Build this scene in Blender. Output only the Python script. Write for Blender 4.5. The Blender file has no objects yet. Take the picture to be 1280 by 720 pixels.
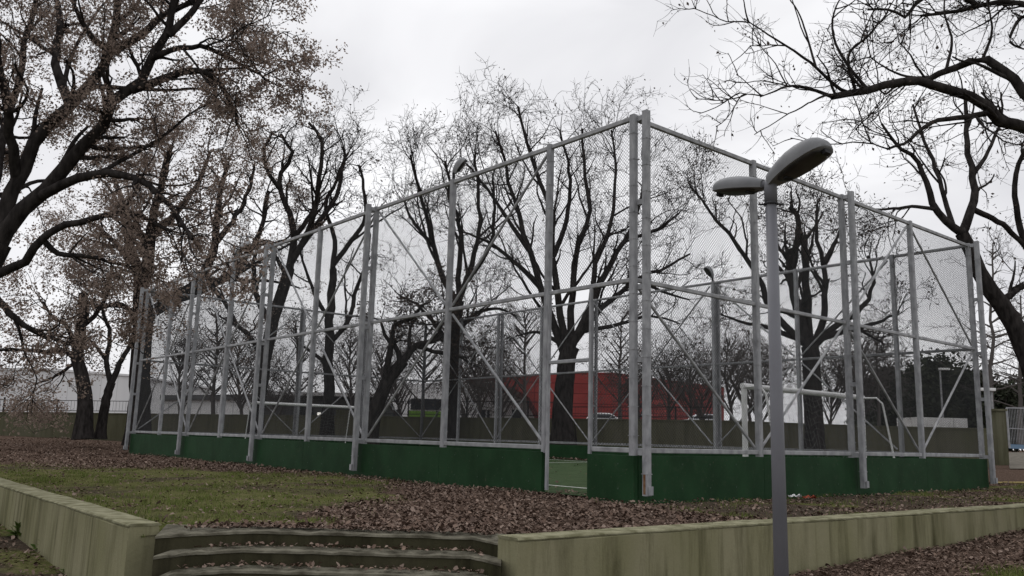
import bpy, math, random
import numpy as np
from mathutils import Matrix, Vector

# ------------------------------------------------------------------ camera, sky, sun, exposure
scene = bpy.context.scene
col = scene.collection
F_PX, PITCH, ROLL = 1063.1, 0.1739, 0.026           # focal length in pixels of a 1280 wide frame
cd = bpy.data.cameras.new('camera')
cam = bpy.data.objects.new('camera', cd); col.objects.link(cam)
cd.sensor_width = 36.0
cd.lens = F_PX / 1280 * 36
cd.clip_start = 0.1; cd.clip_end = 3000
cp, sp, cr, sr = math.cos(PITCH), math.sin(PITCH), math.cos(ROLL), math.sin(ROLL)
R_, U_, F_ = Vector((1, 0, 0)), Vector((0, -sp, cp)), Vector((0, cp, sp))
ex = cr * R_ + sr * U_; ey = -sr * R_ + cr * U_
m = Matrix((ex, ey, -F_)).transposed().to_4x4()
cam.matrix_world = m                                  # the eye is the origin, z is measured from eye level
scene.camera = cam

SUN_EL, SUN_AZ = math.radians(48), math.radians(-25)
w = bpy.data.worlds.new('World'); scene.world = w; w.use_nodes = True
nt = w.node_tree; nt.nodes.clear()
def N(t, k, **kw):
    n = t.nodes.new(k)
    for a, b in kw.items(): setattr(n, a, b)
    return n
out = N(nt, 'ShaderNodeOutputWorld'); bg = N(nt, 'ShaderNodeBackground')
sky = N(nt, 'ShaderNodeTexSky', sky_type='NISHITA')
sky.sun_disc = False; sky.sun_elevation = SUN_EL; sky.sun_rotation = SUN_AZ
hs = N(nt, 'ShaderNodeHueSaturation'); hs.inputs['Saturation'].default_value = 0.15
nt.links.new(sky.outputs[0], hs.inputs['Color'])
tc = N(nt, 'ShaderNodeTexCoord')
mp = N(nt, 'ShaderNodeMapping'); mp.inputs['Scale'].default_value = (1.0, 1.0, 2.6)
nt.links.new(tc.outputs['Generated'], mp.inputs[0])
cl = N(nt, 'ShaderNodeTexNoise'); cl.inputs['Scale'].default_value = 2.2; cl.inputs['Detail'].default_value = 5
cl.inputs['Roughness'].default_value = 0.5; cl.inputs['Distortion'].default_value = 0.6
nt.links.new(mp.outputs[0], cl.inputs['Vector'])
crp = N(nt, 'ShaderNodeValToRGB')
crp.color_ramp.elements[0].position = 0.34; crp.color_ramp.elements[0].color = (6.4, 6.4, 6.7, 1)
crp.color_ramp.elements[1].position = 0.64; crp.color_ramp.elements[1].color = (9.0, 9.0, 9.2, 1)
nt.links.new(cl.outputs[0], crp.inputs[0])
mx = N(nt, 'ShaderNodeMixRGB'); mx.inputs[0].default_value = 0.93
nt.links.new(hs.outputs[0], mx.inputs[1]); nt.links.new(crp.outputs[0], mx.inputs[2])
sx = N(nt, 'ShaderNodeSeparateXYZ'); nt.links.new(tc.outputs['Generated'], sx.inputs[0])
mr = N(nt, 'ShaderNodeMapRange', interpolation_type='SMOOTHSTEP')
mr.inputs[1].default_value = .42; mr.inputs[2].default_value = 1.0; mr.inputs[3].default_value = 1.0; mr.inputs[4].default_value = 1.55
nt.links.new(sx.outputs[2], mr.inputs[0])
ml_ = N(nt, 'ShaderNodeVectorMath', operation='SCALE'); nt.links.new(mx.outputs[0], ml_.inputs[0]); nt.links.new(mr.outputs[0], ml_.inputs['Scale'])
nt.links.new(ml_.outputs[0], bg.inputs[0]); bg.inputs[1].default_value = 0.1
nt.links.new(bg.outputs[0], out.inputs[0])

sd = bpy.data.lights.new('sun', 'SUN'); sd.energy = 0.5; sd.angle = math.radians(40); sd.color = (1, .97, .93)
sun = bpy.data.objects.new('sun', sd); col.objects.link(sun)
dirv = Vector((math.sin(SUN_AZ) * math.cos(SUN_EL), math.cos(SUN_AZ) * math.cos(SUN_EL), math.sin(SUN_EL)))
sun.rotation_euler = dirv.to_track_quat('Z', 'Y').to_euler()
sun.location = (0, 0, 40)

vs = scene.view_settings
vs.view_transform = 'Standard'; vs.look = 'None'; vs.gamma = 1; vs.use_curve_mapping = False; vs.exposure = 0.20

# ------------------------------------------------------------------ helpers
rng = np.random.default_rng(7)
random.seed(7)
ANG = 0.6964
C0 = np.array([2.0891, 14.4])                        # near corner of the court
Lv = np.array([-math.sin(ANG), math.cos(ANG)])       # along the long side
Rv = np.array([math.cos(ANG), math.sin(ANG)])        # along the short side
def cw(u, v):
    p = C0 + Lv * u + Rv * v
    return float(p[0]), float(p[1])
def cuv(x, y):
    dx, dy = x - C0[0], y - C0[1]
    return dx * Lv[0] + dy * Lv[1], dx * Rv[0] + dy * Rv[1]
def at(px, py, Y):
    """world point at forward distance Y seen at photo position (px, py)"""
    dx, dy = px - 640, py - 360
    a = cr * dx + sr * dy; b = -sr * dx + cr * dy
    d = np.array([a / F_PX, cp + b / F_PX * sp, sp - b / F_PX * cp])
    return d * (Y / d[1])

class MB:
    def __init__(s): s.v = []; s.f = []; s.n = 0
    def add(s, v, f):
        v = np.asarray(v, float).reshape(-1, 3)
        s.v.append(v); n = s.n
        s.f.extend([tuple(int(i) + n for i in q) for q in f]); s.n += len(v)
        return s
    def obox(s, c, ax, ay, az, hx, hy, hz, bev=0.0):
        """oriented box: centre, unit axes, half sizes; long edges chamfered along az if bev"""
        c, ax, ay, az = [np.asarray(q, float) for q in (c, ax, ay, az)]
        if bev > 0:
            b = bev
            prof = [(hx, hy - b), (hx - b, hy), (-hx + b, hy), (-hx, hy - b), (-hx, -hy + b), (-hx + b, -hy), (hx - b, -hy), (hx, -hy + b)]
        else:
            prof = [(hx, hy), (-hx, hy), (-hx, -hy), (hx, -hy)]
        k = len(prof)
        v = [c + ax * p + ay * q - az * hz for p, q in prof] + [c + ax * p + ay * q + az * hz for p, q in prof]
        f = [(i, (i + 1) % k, k + (i + 1) % k, k + i) for i in range(k)] + [tuple(range(k - 1, -1, -1)), tuple(range(k, 2 * k))]
        return s.add(v, f)
    def bar(s, a, b, wx, wy=None, side=None, bev=0.0):
        """square bar from a to b"""
        a, b = np.asarray(a, float), np.asarray(b, float)
        d = b - a; L = np.linalg.norm(d); d /= L
        if side is None: side = np.array([0, 0, 1.]) if abs(d[2]) < .9 else np.array([1., 0, 0])
        x = np.asarray(side, float); x = x - d * x.dot(d); x /= np.linalg.norm(x); y = np.cross(d, x)
        return s.obox((a + b) / 2, x, y, d, wx / 2, (wy or wx) / 2, L / 2, bev)
    def tube(s, pts, r, k=8, cap=True):
        pts = np.asarray(pts, float); n = len(pts)
        r = np.broadcast_to(np.asarray(r, float), (n,))
        t = np.gradient(pts, axis=0); t /= np.linalg.norm(t, axis=1)[:, None]
        ref = np.array([0, 0, 1.]) if abs(t[0][2]) < .9 else np.array([1., 0, 0])
        vv = []
        x = np.cross(t[0], ref); x /= np.linalg.norm(x)
        for i in range(n):
            x = x - t[i] * x.dot(t[i]); x /= np.linalg.norm(x); y = np.cross(t[i], x)
            for j in range(k):
                a = 2 * math.pi * j / k
                vv.append(pts[i] + r[i] * (x * math.cos(a) + y * math.sin(a)))
        f = [(i * k + j, i * k + (j + 1) % k, (i + 1) * k + (j + 1) % k, (i + 1) * k + j) for i in range(n - 1) for j in range(k)]
        if cap: f += [tuple(range(k - 1, -1, -1)), tuple((n - 1) * k + j for j in range(k))]
        return s.add(vv, f)
    def prism(s, poly, z0, z1):
        """vertical prism over xy polygon (counter-clockwise)"""
        k = len(poly)
        z0 = np.broadcast_to(z0, (k,)); z1 = np.broadcast_to(z1, (k,))
        v = [(p[0], p[1], z) for p, z in zip(poly, z0)] + [(p[0], p[1], z) for p, z in zip(poly, z1)]
        f = [(i, (i + 1) % k, k + (i + 1) % k, k + i) for i in range(k)] + [tuple(range(k - 1, -1, -1)), tuple(range(k, 2 * k))]
        return s.add(v, f)
    def build(s, name, mat, parent=None, smooth=False, bevel=0.0):
        me = bpy.data.meshes.new(name)
        v = np.concatenate(s.v)
        if parent is not None:
            off = np.array(parent.location, float)
            if parent.parent is not None: off = off + np.array(parent.parent.location, float)
            v = v - off
        me.from_pydata([tuple(q) for q in v], [], s.f); me.update()
        if smooth: me.polygons.foreach_set('use_smooth', [True] * len(me.polygons))
        me.materials.append(mat)
        o = bpy.data.objects.new(name, me); col.objects.link(o)
        if parent is not None: o.parent = parent
        if bevel:
            bm = o.modifiers.new('bevel', 'BEVEL'); bm.width = bevel; bm.segments = 2; bm.limit_method = 'ANGLE'
        return o

def np_mesh(name, V, Fc, mat, parent=None, smooth=False):
    """fast mesh from arrays; Fc an (n,k) array or a list of such arrays"""
    if not isinstance(Fc, list): Fc = [Fc]
    Fc = [f for f in Fc if len(f)]
    me = bpy.data.meshes.new(name)
    V = np.asarray(V, np.float32)
    if parent is not None: V = V - np.array(parent.location, np.float32)
    loops = np.concatenate([f.ravel() for f in Fc]).astype(np.int32)
    tot = np.concatenate([np.full(len(f), f.shape[1]) for f in Fc]).astype(np.int32)
    st = np.concatenate([[0], np.cumsum(tot)[:-1]]).astype(np.int32)
    me.vertices.add(len(V)); me.vertices.foreach_set('co', V.ravel())
    me.loops.add(len(loops)); me.loops.foreach_set('vertex_index', loops)
    me.polygons.add(len(tot)); me.polygons.foreach_set('loop_start', st); me.polygons.foreach_set('loop_total', tot)
    if smooth: me.polygons.foreach_set('use_smooth', np.ones(len(tot), bool))
    me.update(calc_edges=True); me.validate()
    me.materials.append(mat)
    o = bpy.data.objects.new(name, me); col.objects.link(o)
    if parent is not None: o.parent = parent
    return o

def tag(o, label, cat, group=None, kind=None):
    if label: o['label'] = label
    if cat: o['category'] = cat
    if group: o['group'] = group
    if kind: o['kind'] = kind
    return o
def empty(name, loc, label, cat, group=None):
    o = bpy.data.objects.new(name, None); col.objects.link(o); o.location = loc; o.empty_display_size = .3
    return tag(o, label, cat, group)
def copy_tree(o, loc, label=None):
    c = o.copy(); col.objects.link(c); c.location = loc
    if label: c['label'] = label
    for ch in o.children:
        d = ch.copy(); col.objects.link(d); d.parent = c
        for g in ch.children:
            e = g.copy(); col.objects.link(e); e.parent = d
    return c
def struct(o):
    o['kind'] = 'structure'; return o

def vnoise(x, y, s, seed=0):
    """smooth 2-D value noise, 0..1"""
    r = np.random.default_rng(seed).random((64, 64))
    x = np.asarray(x) * s + 1000; y = np.asarray(y) * s + 1000
    xi = np.floor(x).astype(int); yi = np.floor(y).astype(int)
    fx = x - xi; fy = y - yi
    fx = fx * fx * (3 - 2 * fx); fy = fy * fy * (3 - 2 * fy)
    g = lambda a, b: r[a % 64, b % 64]
    return (g(xi, yi) * (1 - fx) + g(xi + 1, yi) * fx) * (1 - fy) + (g(xi, yi + 1) * (1 - fx) + g(xi + 1, yi + 1) * fx) * fy
def sm(a): a = np.clip(a, 0, 1); return a * a * (3 - 2 * a)

# ------------------------------------------------------------------ materials
def mat(name, base, rough=0.7, metal=0.0, spec=0.08):
    m = bpy.data.materials.new(name); m.use_nodes = True
    b = m.node_tree.nodes['Principled BSDF']
    b.inputs['Base Color'].default_value = (*base, 1); b.inputs['Roughness'].default_value = rough
    b.inputs['Metallic'].default_value = metal; b.inputs['Specular IOR Level'].default_value = spec
    return m
def noisy(name, c1, c2, scale=5, rough=0.7, metal=0.0, detail=5, stretch=(1, 1, 1), bump=0.0, bscale=None, lo=.35, hi=.65, spec=.08):
    m = mat(name, c1, rough, metal, spec); t = m.node_tree; b = t.nodes['Principled BSDF']
    tc = N(t, 'ShaderNodeTexCoord'); mp = N(t, 'ShaderNodeMapping'); mp.inputs['Scale'].default_value = stretch
    t.links.new(tc.outputs['Object'], mp.inputs[0])
    n = N(t, 'ShaderNodeTexNoise'); n.inputs['Scale'].default_value = scale; n.inputs['Detail'].default_value = detail
    t.links.new(mp.outputs[0], n.inputs['Vector'])
    r = N(t, 'ShaderNodeValToRGB'); r.color_ramp.elements[0].position = lo; r.color_ramp.elements[1].position = hi
    r.color_ramp.elements[0].color = (*c1, 1); r.color_ramp.elements[1].color = (*c2, 1)
    t.links.new(n.outputs[0], r.inputs[0]); t.links.new(r.outputs[0], b.inputs['Base Color'])
    if bump:
        n2 = N(t, 'ShaderNodeTexNoise'); n2.inputs['Scale'].default_value = bscale or scale * 4; n2.inputs['Detail'].default_value = 4
        t.links.new(mp.outputs[0], n2.inputs['Vector'])
        bp = N(t, 'ShaderNodeBump'); bp.inputs['Strength'].default_value = bump; bp.inputs['Distance'].default_value = 0.02
        t.links.new(n2.outputs[0], bp.inputs['Height']); t.links.new(bp.outputs[0], b.inputs['Normal'])
    return m
def island(name, cols, rough=0.9, trans=0.0, spec=.02):
    """one colour per loose leaf or blade"""
    m = mat(name, cols[0], rough, 0, spec); t = m.node_tree; b = t.nodes['Principled BSDF']
    g = N(t, 'ShaderNodeNewGeometry'); r = N(t, 'ShaderNodeValToRGB')
    while len(r.color_ramp.elements) < len(cols): r.color_ramp.elements.new(.5)
    for i, c in enumerate(cols):
        r.color_ramp.elements[i].position = i / (len(cols) - 1); r.color_ramp.elements[i].color = (*c, 1)
    t.links.new(g.outputs['Random Per Island'], r.inputs[0]); t.links.new(r.outputs[0], b.inputs['Base Color'])
    if trans:
        tr = N(t, 'ShaderNodeBsdfTranslucent'); ms = N(t, 'ShaderNodeMixShader'); ms.inputs[0].default_value = trans
        t.links.new(r.outputs[0], tr.inputs[0]); t.links.new(b.outputs[0], ms.inputs[1]); t.links.new(tr.outputs[0], ms.inputs[2])
        t.links.new(ms.outputs[0], t.nodes['Material Output'].inputs[0])
    return m

M = {}
M['galv'] = noisy('galvanised_steel', (.21, .213, .223), (.36, .365, .376), 9, .6, .0, stretch=(1, 1, .5), lo=.3, hi=.7, spec=.15)
M['rail'] = noisy('rail_steel', (.23, .232, .24), (.37, .373, .38), 6, .6, .0, spec=.15)
M['wire'] = mat('mesh_wire', (.05, .051, .053), .8, 0, .05)
M['rust'] = noisy('rust_patch', (.13, .06, .03), (.24, .15, .09), 14, .9)
M['bark'] = noisy('oak_bark', (.018, .016, .0155), (.046, .041, .039), 9, 1, stretch=(1, 1, .3), bump=.7, bscale=30, spec=.0)
M['twig'] = mat('twig_bark', (.034, .030, .029), 1, 0, 0)
M['hazed_twig'] = mat('hazed_twig_bark', (.10, .09, .085), 1, 0, 0)  # twig bark paled for background trees, distance haze put into the colour
M['leaf'] = island('brown_oak_leaves', [(.16, .12, .10), (.28, .22, .185), (.21, .16, .135), (.37, .295, .25)], .9, .5)
M['darkleaf'] = island('withered_leaves', [(.05, .038, .032), (.10, .076, .064)], .9, .3)
M['litter'] = island('fallen_leaves', [(.060, .040, .030), (.125, .084, .064), (.085, .058, .046), (.19, .135, .105), (.105, .072, .056), (.25, .19, .155), (.075, .052, .042)], .85, 0, .06)
M['grass'] = island('grass_blades', [(.075, .108, .022), (.118, .155, .036), (.15, .155, .055), (.088, .126, .030), (.21, .19, .10)], .9, .25)
M['weed'] = island('weed_leaves', [(.05, .085, .02), (.085, .125, .03), (.065, .10, .028)], .8, .25)
M['evergreen'] = island('evergreen_leaves', [(.022, .026, .018), (.05, .056, .038), (.034, .04, .027)], .9, .1)
M['white'] = noisy('white_paint', (.66, .66, .65), (.80, .80, .79), 4, .5)
M['net'] = mat('net_cord', (.15, .15, .147), .9, 0, 0)
M['lamp_grey'] = noisy('lamp_housing', (.15, .153, .16), (.21, .213, .22), 5, .55, spec=.2)
M['pole'] = noisy('lamp_pole_paint', (.135, .136, .15), (.165, .167, .183), 3, .5, stretch=(1, 1, .4), spec=.2)
M['lens'] = noisy('dusty_lens', (.012, .012, .012), (.04, .037, .032), 8, .35, spec=.3)
M['dark'] = mat('dark_metal', (.03, .03, .032), .6)
M['glass'] = mat('dark_glass', (.02, .023, .027), .12, 0, .5)
M['tyre'] = mat('tyre_rubber', (.015, .015, .015), .9)

# weathered concrete with streaks running down from the top
def concrete(name, base, dark, moss, top=None):
    m = mat(name, base, .95, 0, .04); t = m.node_tree; b = t.nodes['Principled BSDF']; L = t.links
    tc = N(t, 'ShaderNodeTexCoord')
    def noise(scale, st, det=5, ro=.55):
        mp = N(t, 'ShaderNodeMapping'); mp.inputs['Scale'].default_value = st; L.new(tc.outputs['Object'], mp.inputs[0])
        n = N(t, 'ShaderNodeTexNoise'); n.inputs['Scale'].default_value = scale; n.inputs['Detail'].default_value = det; n.inputs['Roughness'].default_value = ro
        L.new(mp.outputs[0], n.inputs['Vector']); return n
    def ramp(src, lo, hi):
        r = N(t, 'ShaderNodeMapRange'); r.inputs[1].default_value = lo; r.inputs[2].default_value = hi; r.clamp = True
        L.new(src, r.inputs[0]); return r.outputs[0]
    def mix(fac, a, c):
        x = N(t, 'ShaderNodeMixRGB'); L.new(fac, x.inputs[0])
        if isinstance(a, tuple): x.inputs[1].default_value = (*a, 1)
        else: L.new(a, x.inputs[1])
        x.inputs[2].default_value = (*c, 1); return x.outputs[0]
    streak = ramp(noise(2.3, (1, 1, .14), 8, .68).outputs[0], .47, .68)
    blot = ramp(noise(1.1, (1, 1, .45)).outputs[0], .38, .72)
    fst = ramp(noise(7, (1, 1, .06), 6, .6).outputs[0], .52, .68)
    patch = ramp(noise(.8, (1, 1, .8)).outputs[0], .22, .5)
    fine = ramp(noise(24, (1, 1, 1)).outputs[0], .25, .8)
    mu = N(t, 'ShaderNodeMath', operation='MULTIPLY'); L.new(streak, mu.inputs[0]); mu.inputs[1].default_value = .95
    mu2 = N(t, 'ShaderNodeMath', operation='MULTIPLY'); L.new(mu.outputs[0], mu2.inputs[0]); L.new(patch, mu2.inputs[1]); mu = mu2
    mb = N(t, 'ShaderNodeMath', operation='MULTIPLY'); L.new(blot, mb.inputs[0]); mb.inputs[1].default_value = .8
    mf = N(t, 'ShaderNodeMath', operation='MULTIPLY'); L.new(fine, mf.inputs[0]); mf.inputs[1].default_value = .25
    c = mix(mb.outputs[0], base, moss)
    c = mix(mu.outputs[0], c, dark)
    c = mix(mf.outputs[0], c, tuple(q * .6 for q in base))
    m3 = N(t, 'ShaderNodeMath', operation='MULTIPLY'); L.new(fst, m3.inputs[0]); m3.inputs[1].default_value = .55
    m4 = N(t, 'ShaderNodeMath', operation='MULTIPLY'); L.new(m3.outputs[0], m4.inputs[0]); L.new(patch, m4.inputs[1])
    c = mix(m4.outputs[0], c, dark)
    L.new(c, b.inputs['Base Color'])
    n = noise(40, (1, 1, 1)); bp = N(t, 'ShaderNodeBump'); bp.inputs['Strength'].default_value = .35; bp.inputs['Distance'].default_value = .01
    L.new(n.outputs[0], bp.inputs['Height']); L.new(bp.outputs[0], b.inputs['Normal'])
    return m
M['concrete'] = concrete('mossy_concrete', (.26, .245, .155), (.050, .047, .021), (.150, .150, .066))
M['coping'] = noisy('coping_concrete', (.12, .115, .065), (.24, .23, .15), 6, .9, bump=.4, bscale=30)
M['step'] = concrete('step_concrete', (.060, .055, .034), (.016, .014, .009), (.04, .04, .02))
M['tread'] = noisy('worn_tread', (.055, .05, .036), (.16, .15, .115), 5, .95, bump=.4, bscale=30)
M['farwall'] = concrete('far_wall_concrete', (.14, .135, .095), (.075, .072, .045), (.11, .112, .06))

# dark green boards, with scuffs
def board_mat():
    m = noisy('green_board_paint', (.010, .034, .0125), (.016, .052, .020), 1.7, .6, stretch=(1, 1, .6), spec=.10, bump=.15, bscale=2)
    t = m.node_tree; b = t.nodes['Principled BSDF']; L = t.links
    src = b.inputs['Base Color'].links[0].from_socket
    tc = N(t, 'ShaderNodeTexCoord'); n = N(t, 'ShaderNodeTexNoise'); n.inputs['Scale'].default_value = 7; n.inputs['Detail'].default_value = 8; n.inputs['Roughness'].default_value = .7
    L.new(tc.outputs['Object'], n.inputs['Vector'])
    r = N(t, 'ShaderNodeMapRange'); r.inputs[1].default_value = .54; r.inputs[2].default_value = .70; L.new(n.outputs[0], r.inputs[0])
    mm = N(t, 'ShaderNodeMath', operation='MULTIPLY'); mm.inputs[1].default_value = .6; L.new(r.outputs[0], mm.inputs[0])
    x = N(t, 'ShaderNodeMixRGB'); L.new(mm.outputs[0], x.inputs[0]); L.new(src, x.inputs[1]); x.inputs[2].default_value = (.030, .055, .028, 1)
    n5 = N(t, 'ShaderNodeTexNoise'); n5.inputs['Scale'].default_value = 22; n5.inputs['Detail'].default_value = 3; L.new(tc.outputs['Object'], n5.inputs['Vector'])
    r5 = N(t, 'ShaderNodeMapRange'); r5.inputs[1].default_value = .66; r5.inputs[2].default_value = .74; r5.inputs[4].default_value = .5; L.new(n5.outputs[0], r5.inputs[0])
    x5 = N(t, 'ShaderNodeMixRGB'); L.new(r5.outputs[0], x5.inputs[0]); L.new(x.outputs[0], x5.inputs[1]); x5.inputs[2].default_value = (.09, .085, .06, 1); x = x5
    L.new(x.outputs[0], b.inputs['Base Color']); return m
M['board'] = board_mat()
M['board_bolt'] = mat('painted_bolt', (.05, .085, .055), .6)

# soil / grass / leaf mould mixed by an attribute that says what grows where
def ground_mat():
    m = mat('soil_and_grass', (.06, .05, .04), 1, 0, .0); t = m.node_tree; b = t.nodes['Principled BSDF']; L = t.links
    at_ = N(t, 'ShaderNodeAttribute'); at_.attribute_name = 'cover'
    sep = N(t, 'ShaderNodeSeparateColor'); L.new(at_.outputs['Color'], sep.inputs[0])
    tc = N(t, 'ShaderNodeTexCoord')
    def noise(s, d=6, ro=.6):
        n = N(t, 'ShaderNodeTexNoise'); n.inputs['Scale'].default_value = s; n.inputs['Detail'].default_value = d; n.inputs['Roughness'].default_value = ro
        L.new(tc.outputs['Object'], n.inputs['Vector']); return n.outputs[0]
    def rampc(src, stops):
        r = N(t, 'ShaderNodeValToRGB')
        while len(r.color_ramp.elements) < len(stops): r.color_ramp.elements.new(.5)
        for e, (p, c) in zip(r.color_ramp.elements, stops): e.position = p; e.color = (*c, 1)
        L.new(src, r.inputs[0]); return r.outputs[0]
    n1, n2, n3 = noise(9, 8, .7), noise(2.2), noise(26, 6, .7)
    soil = rampc(n3, [(.3, (.030, .024, .018)), (.5, (.062, .050, .038)), (.7, (.10, .080, .062))])
    mould = rampc(n3, [(.35, (.028, .020, .015)), (.5, (.080, .055, .043)), (.62, (.15, .108, .085))])
    grass = rampc(n1, [(.3, (.06, .064, .026)), (.5, (.10, .102, .040)), (.7, (.16, .138, .078))])
    def mix(f, a, c):
        x = N(t, 'ShaderNodeMixRGB'); L.new(f, x.inputs[0]); L.new(a, x.inputs[1]); L.new(c, x.inputs[2]); return x.outputs[0]
    def sharp(f, nz):
        a = N(t, 'ShaderNodeMath', operation='ADD'); L.new(f, a.inputs[0]); L.new(nz, a.inputs[1])
        r = N(t, 'ShaderNodeMapRange'); r.inputs[1].default_value = .82; r.inputs[2].default_value = 1.18; L.new(a.outputs[0], r.inputs[0]); return r.outputs[0]
    c = mix(sharp(sep.outputs[1], n1), soil, mould)
    c = mix(sharp(sep.outputs[0], n2), c, grass)
    L.new(c, b.inputs['Base Color'])
    bp = N(t, 'ShaderNodeBump'); bp.inputs['Strength'].default_value = .8; bp.inputs['Distance'].default_value = .03
    L.new(n3, bp.inputs['Height']); L.new(bp.outputs[0], b.inputs['Normal'])
    return m
M['ground'] = ground_mat()
M['turf'] = noisy('artificial_turf', (.030, .052, .020), (.045, .070, .03), 3, .95, bump=.5, bscale=80)
M['line'] = noisy('line_paint', (.5, .52, .48), (.74, .75, .71), 8, .9)
M['path'] = noisy('gravel_path', (.10, .09, .075), (.16, .145, .12), 6, .95, bump=.5, bscale=40)

# ------------------------------------------------------------------ terrain
WR0, WR1 = np.array([.116, 7.929]), np.array([8.504, 14.348])       # front top edge of the right wall
WL0, WL1 = np.array([-3.547, 8.268]), np.array([-7.636, 13.171])     # outer top edge of the left wall
dR = (WR1 - WR0) / np.linalg.norm(WR1 - WR0); nR = np.array([-dR[1], dR[0]])   # nR points to the terrace
dL = (WL1 - WL0) / np.linalg.norm(WL1 - WL0); nL = np.array([dL[1], -dL[0]])   # nL points to the terrace
WT = .30
def zT(x, y):
    u, v = cuv(x, y)
    z = -1.0 + .5 * sm((u - 26) / 22) * sm((4 - v) / 12 + .5) + .9 * sm((v - 14.6) / 20) + .2 * sm((u - 30) / 60)
    inside = ((u > -.4) & (u < 27.4) & (v > -.4) & (v < 14.5))
    bumpy = .05 * (vnoise(x, y, .5, 3) - .5) + .03 * (vnoise(x, y, 1.7, 4) - .5)
    z = z + np.where(inside, -.09, bumpy)
    return z
def zL(x, y):
    u, v = cuv(x, y)
    z = -1.66 + .048 * np.maximum(0, u) + .0415 * np.maximum(0, v + 5)
    z = np.minimum(z, -1.06)
    return z + .05 * (vnoise(x, y, .6, 5) - .5)
def cover(x, y):
    """grass share and leaf-litter share of the ground, 0..1"""
    u, v = cuv(x, y)
    n = vnoise(x, y, .45, 11); n2 = vnoise(x, y, 1.3, 12)
    up = on_terrace(x, y)
    edge = -1.35 + 1.4 * (n - .5) + .7 * (n2 - .5)
    left = sm((edge - x) / .9)
    near_f = sm((-.35 - v) / .8)                                   # off the long fence
    g = left * (.38 + .8 * sm((n * .6 + n2 * .5 - .2) / .6)) * near_f * sm((24 - y) / 5)
    strip = (v > -1) & (u < .3)
    g = np.where(strip & (x > 1.0), .12 + .75 * sm((n2 - .5) / .3) * sm((n - .35) / .3), g)
    lf = np.where(left > .5, .2 + .3 * n2, .95)
    lf = np.where((x < 0) & (v > -1.3), .8, lf)
    lf = np.where(y > 21, .85, lf)
    lf = np.where(strip & (x > 1.2), .30 + .45 * sm((n - .35) / .4) * n2 + .25 * sm((3.2 - x) / 2), lf)
    # lower ground
    gl = np.where(x > 3, sm((x - 5.2 + 1.5 * (n - .5)) / 1) * sm((11.2 - y + .0 * x) / 1.2), .75 * sm((n2 - .35) / .3))
    gl = np.where(x > 3, gl, np.where(x < -2, gl, .1))
    ll = np.where(x > 0, .9 - .6 * gl, .35)
    return np.where(up, np.clip(g, 0, 1), np.clip(gl, 0, 1)), np.where(up, np.clip(lf, 0, 1), np.clip(ll, 0, 1))
CUT_A, CUT_B = np.array([-3.2, 7.75]), np.array([-.05, 7.75])   # where the steps cut the corner
def on_terrace(x, y):
    a = (x - WR0[0]) * nR[0] + (y - WR0[1]) * nR[1] > .1
    b = (x - WL0[0]) * nL[0] + (y - WL0[1]) * nL[1] > .1
    return a & b & ((y > 8.78) | (x < -3.4) | (x > .05))

def sheet(name, us, vs_, zf, mask=None):
    U, V = np.meshgrid(us, vs_, indexing='ij')
    X = C0[0] + Lv[0] * U + Rv[0] * V; Y = C0[1] + Lv[1] * U + Rv[1] * V
    if mask: X, Y = mask(X, Y)
    Z = zf(X, Y)
    n, k = U.shape
    idx = np.arange(n * k).reshape(n, k)
    q = np.stack([idx[:-1, :-1], idx[:-1, 1:], idx[1:, 1:], idx[1:, :-1]], -1).reshape(-1, 4)
    P = np.stack([X, Y, Z], -1).reshape(-1, 3)
    # drop degenerate cells
    a = np.linalg.norm(np.cross(P[q[:, 1]] - P[q[:, 0]], P[q[:, 3]] - P[q[:, 0]]), axis=1) + np.linalg.norm(np.cross(P[q[:, 3]] - P[q[:, 2]], P[q[:, 1]] - P[q[:, 2]]), axis=1)
    q = q[a > 1e-6]
    o = np_mesh(name, P, q[:, ::-1], M['ground'], smooth=True)
    g, l = cover(P[:, 0], P[:, 1])
    ca = o.data.color_attributes.new('cover', 'FLOAT_COLOR', 'POINT')
    c = np.zeros((len(o.data.vertices), 4), np.float32); c[:, 0] = g[:len(c)]; c[:, 1] = l[:len(c)]; c[:, 3] = 1
    ca.data.foreach_set('color', c.ravel())
    return struct(o)
def clampT(X, Y):
    """pull the sheet's edge vertices back to the middle of the walls and steps"""
    for p, n, off in ((WR0, nR, .12), (WL0, nL, .12)):
        d = (X - p[0]) * n[0] + (Y - p[1]) * n[1] - off
        d = np.minimum(d, 0); X = X - d * n[0]; Y = Y - d * n[1]
    Y = np.where((X > -3.34) & (X < .02), np.maximum(Y, 8.8), Y)
    return X, Y
near_u = np.concatenate([np.arange(-5.5, 12, .2), np.arange(12, 34, .6), [36, 40, 46, 54, 64, 80, 100, 140, 200, 300, 500, 800]])
near_v = np.concatenate([np.arange(-9, 16, .2), np.arange(16, 34, .7), [36, 40, 46, 54, 64, 80, 100, 140, 200, 300, 500, 800]])
lawn = sheet('lawn', near_u, near_v, zT, clampT)
low_u = np.concatenate([[-600, -300, -100, -50, -30, -22], np.arange(-18, 14, .3), [16, 20, 26, 34, 50, 80, 140, 300, 700]])
low_v = np.concatenate([[-600, -300, -100, -50, -30, -24], np.arange(-20, 22, .3), [24, 28, 34, 50, 80, 140, 300, 700]])
sheet('ground', low_u, low_v, zL)

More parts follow.
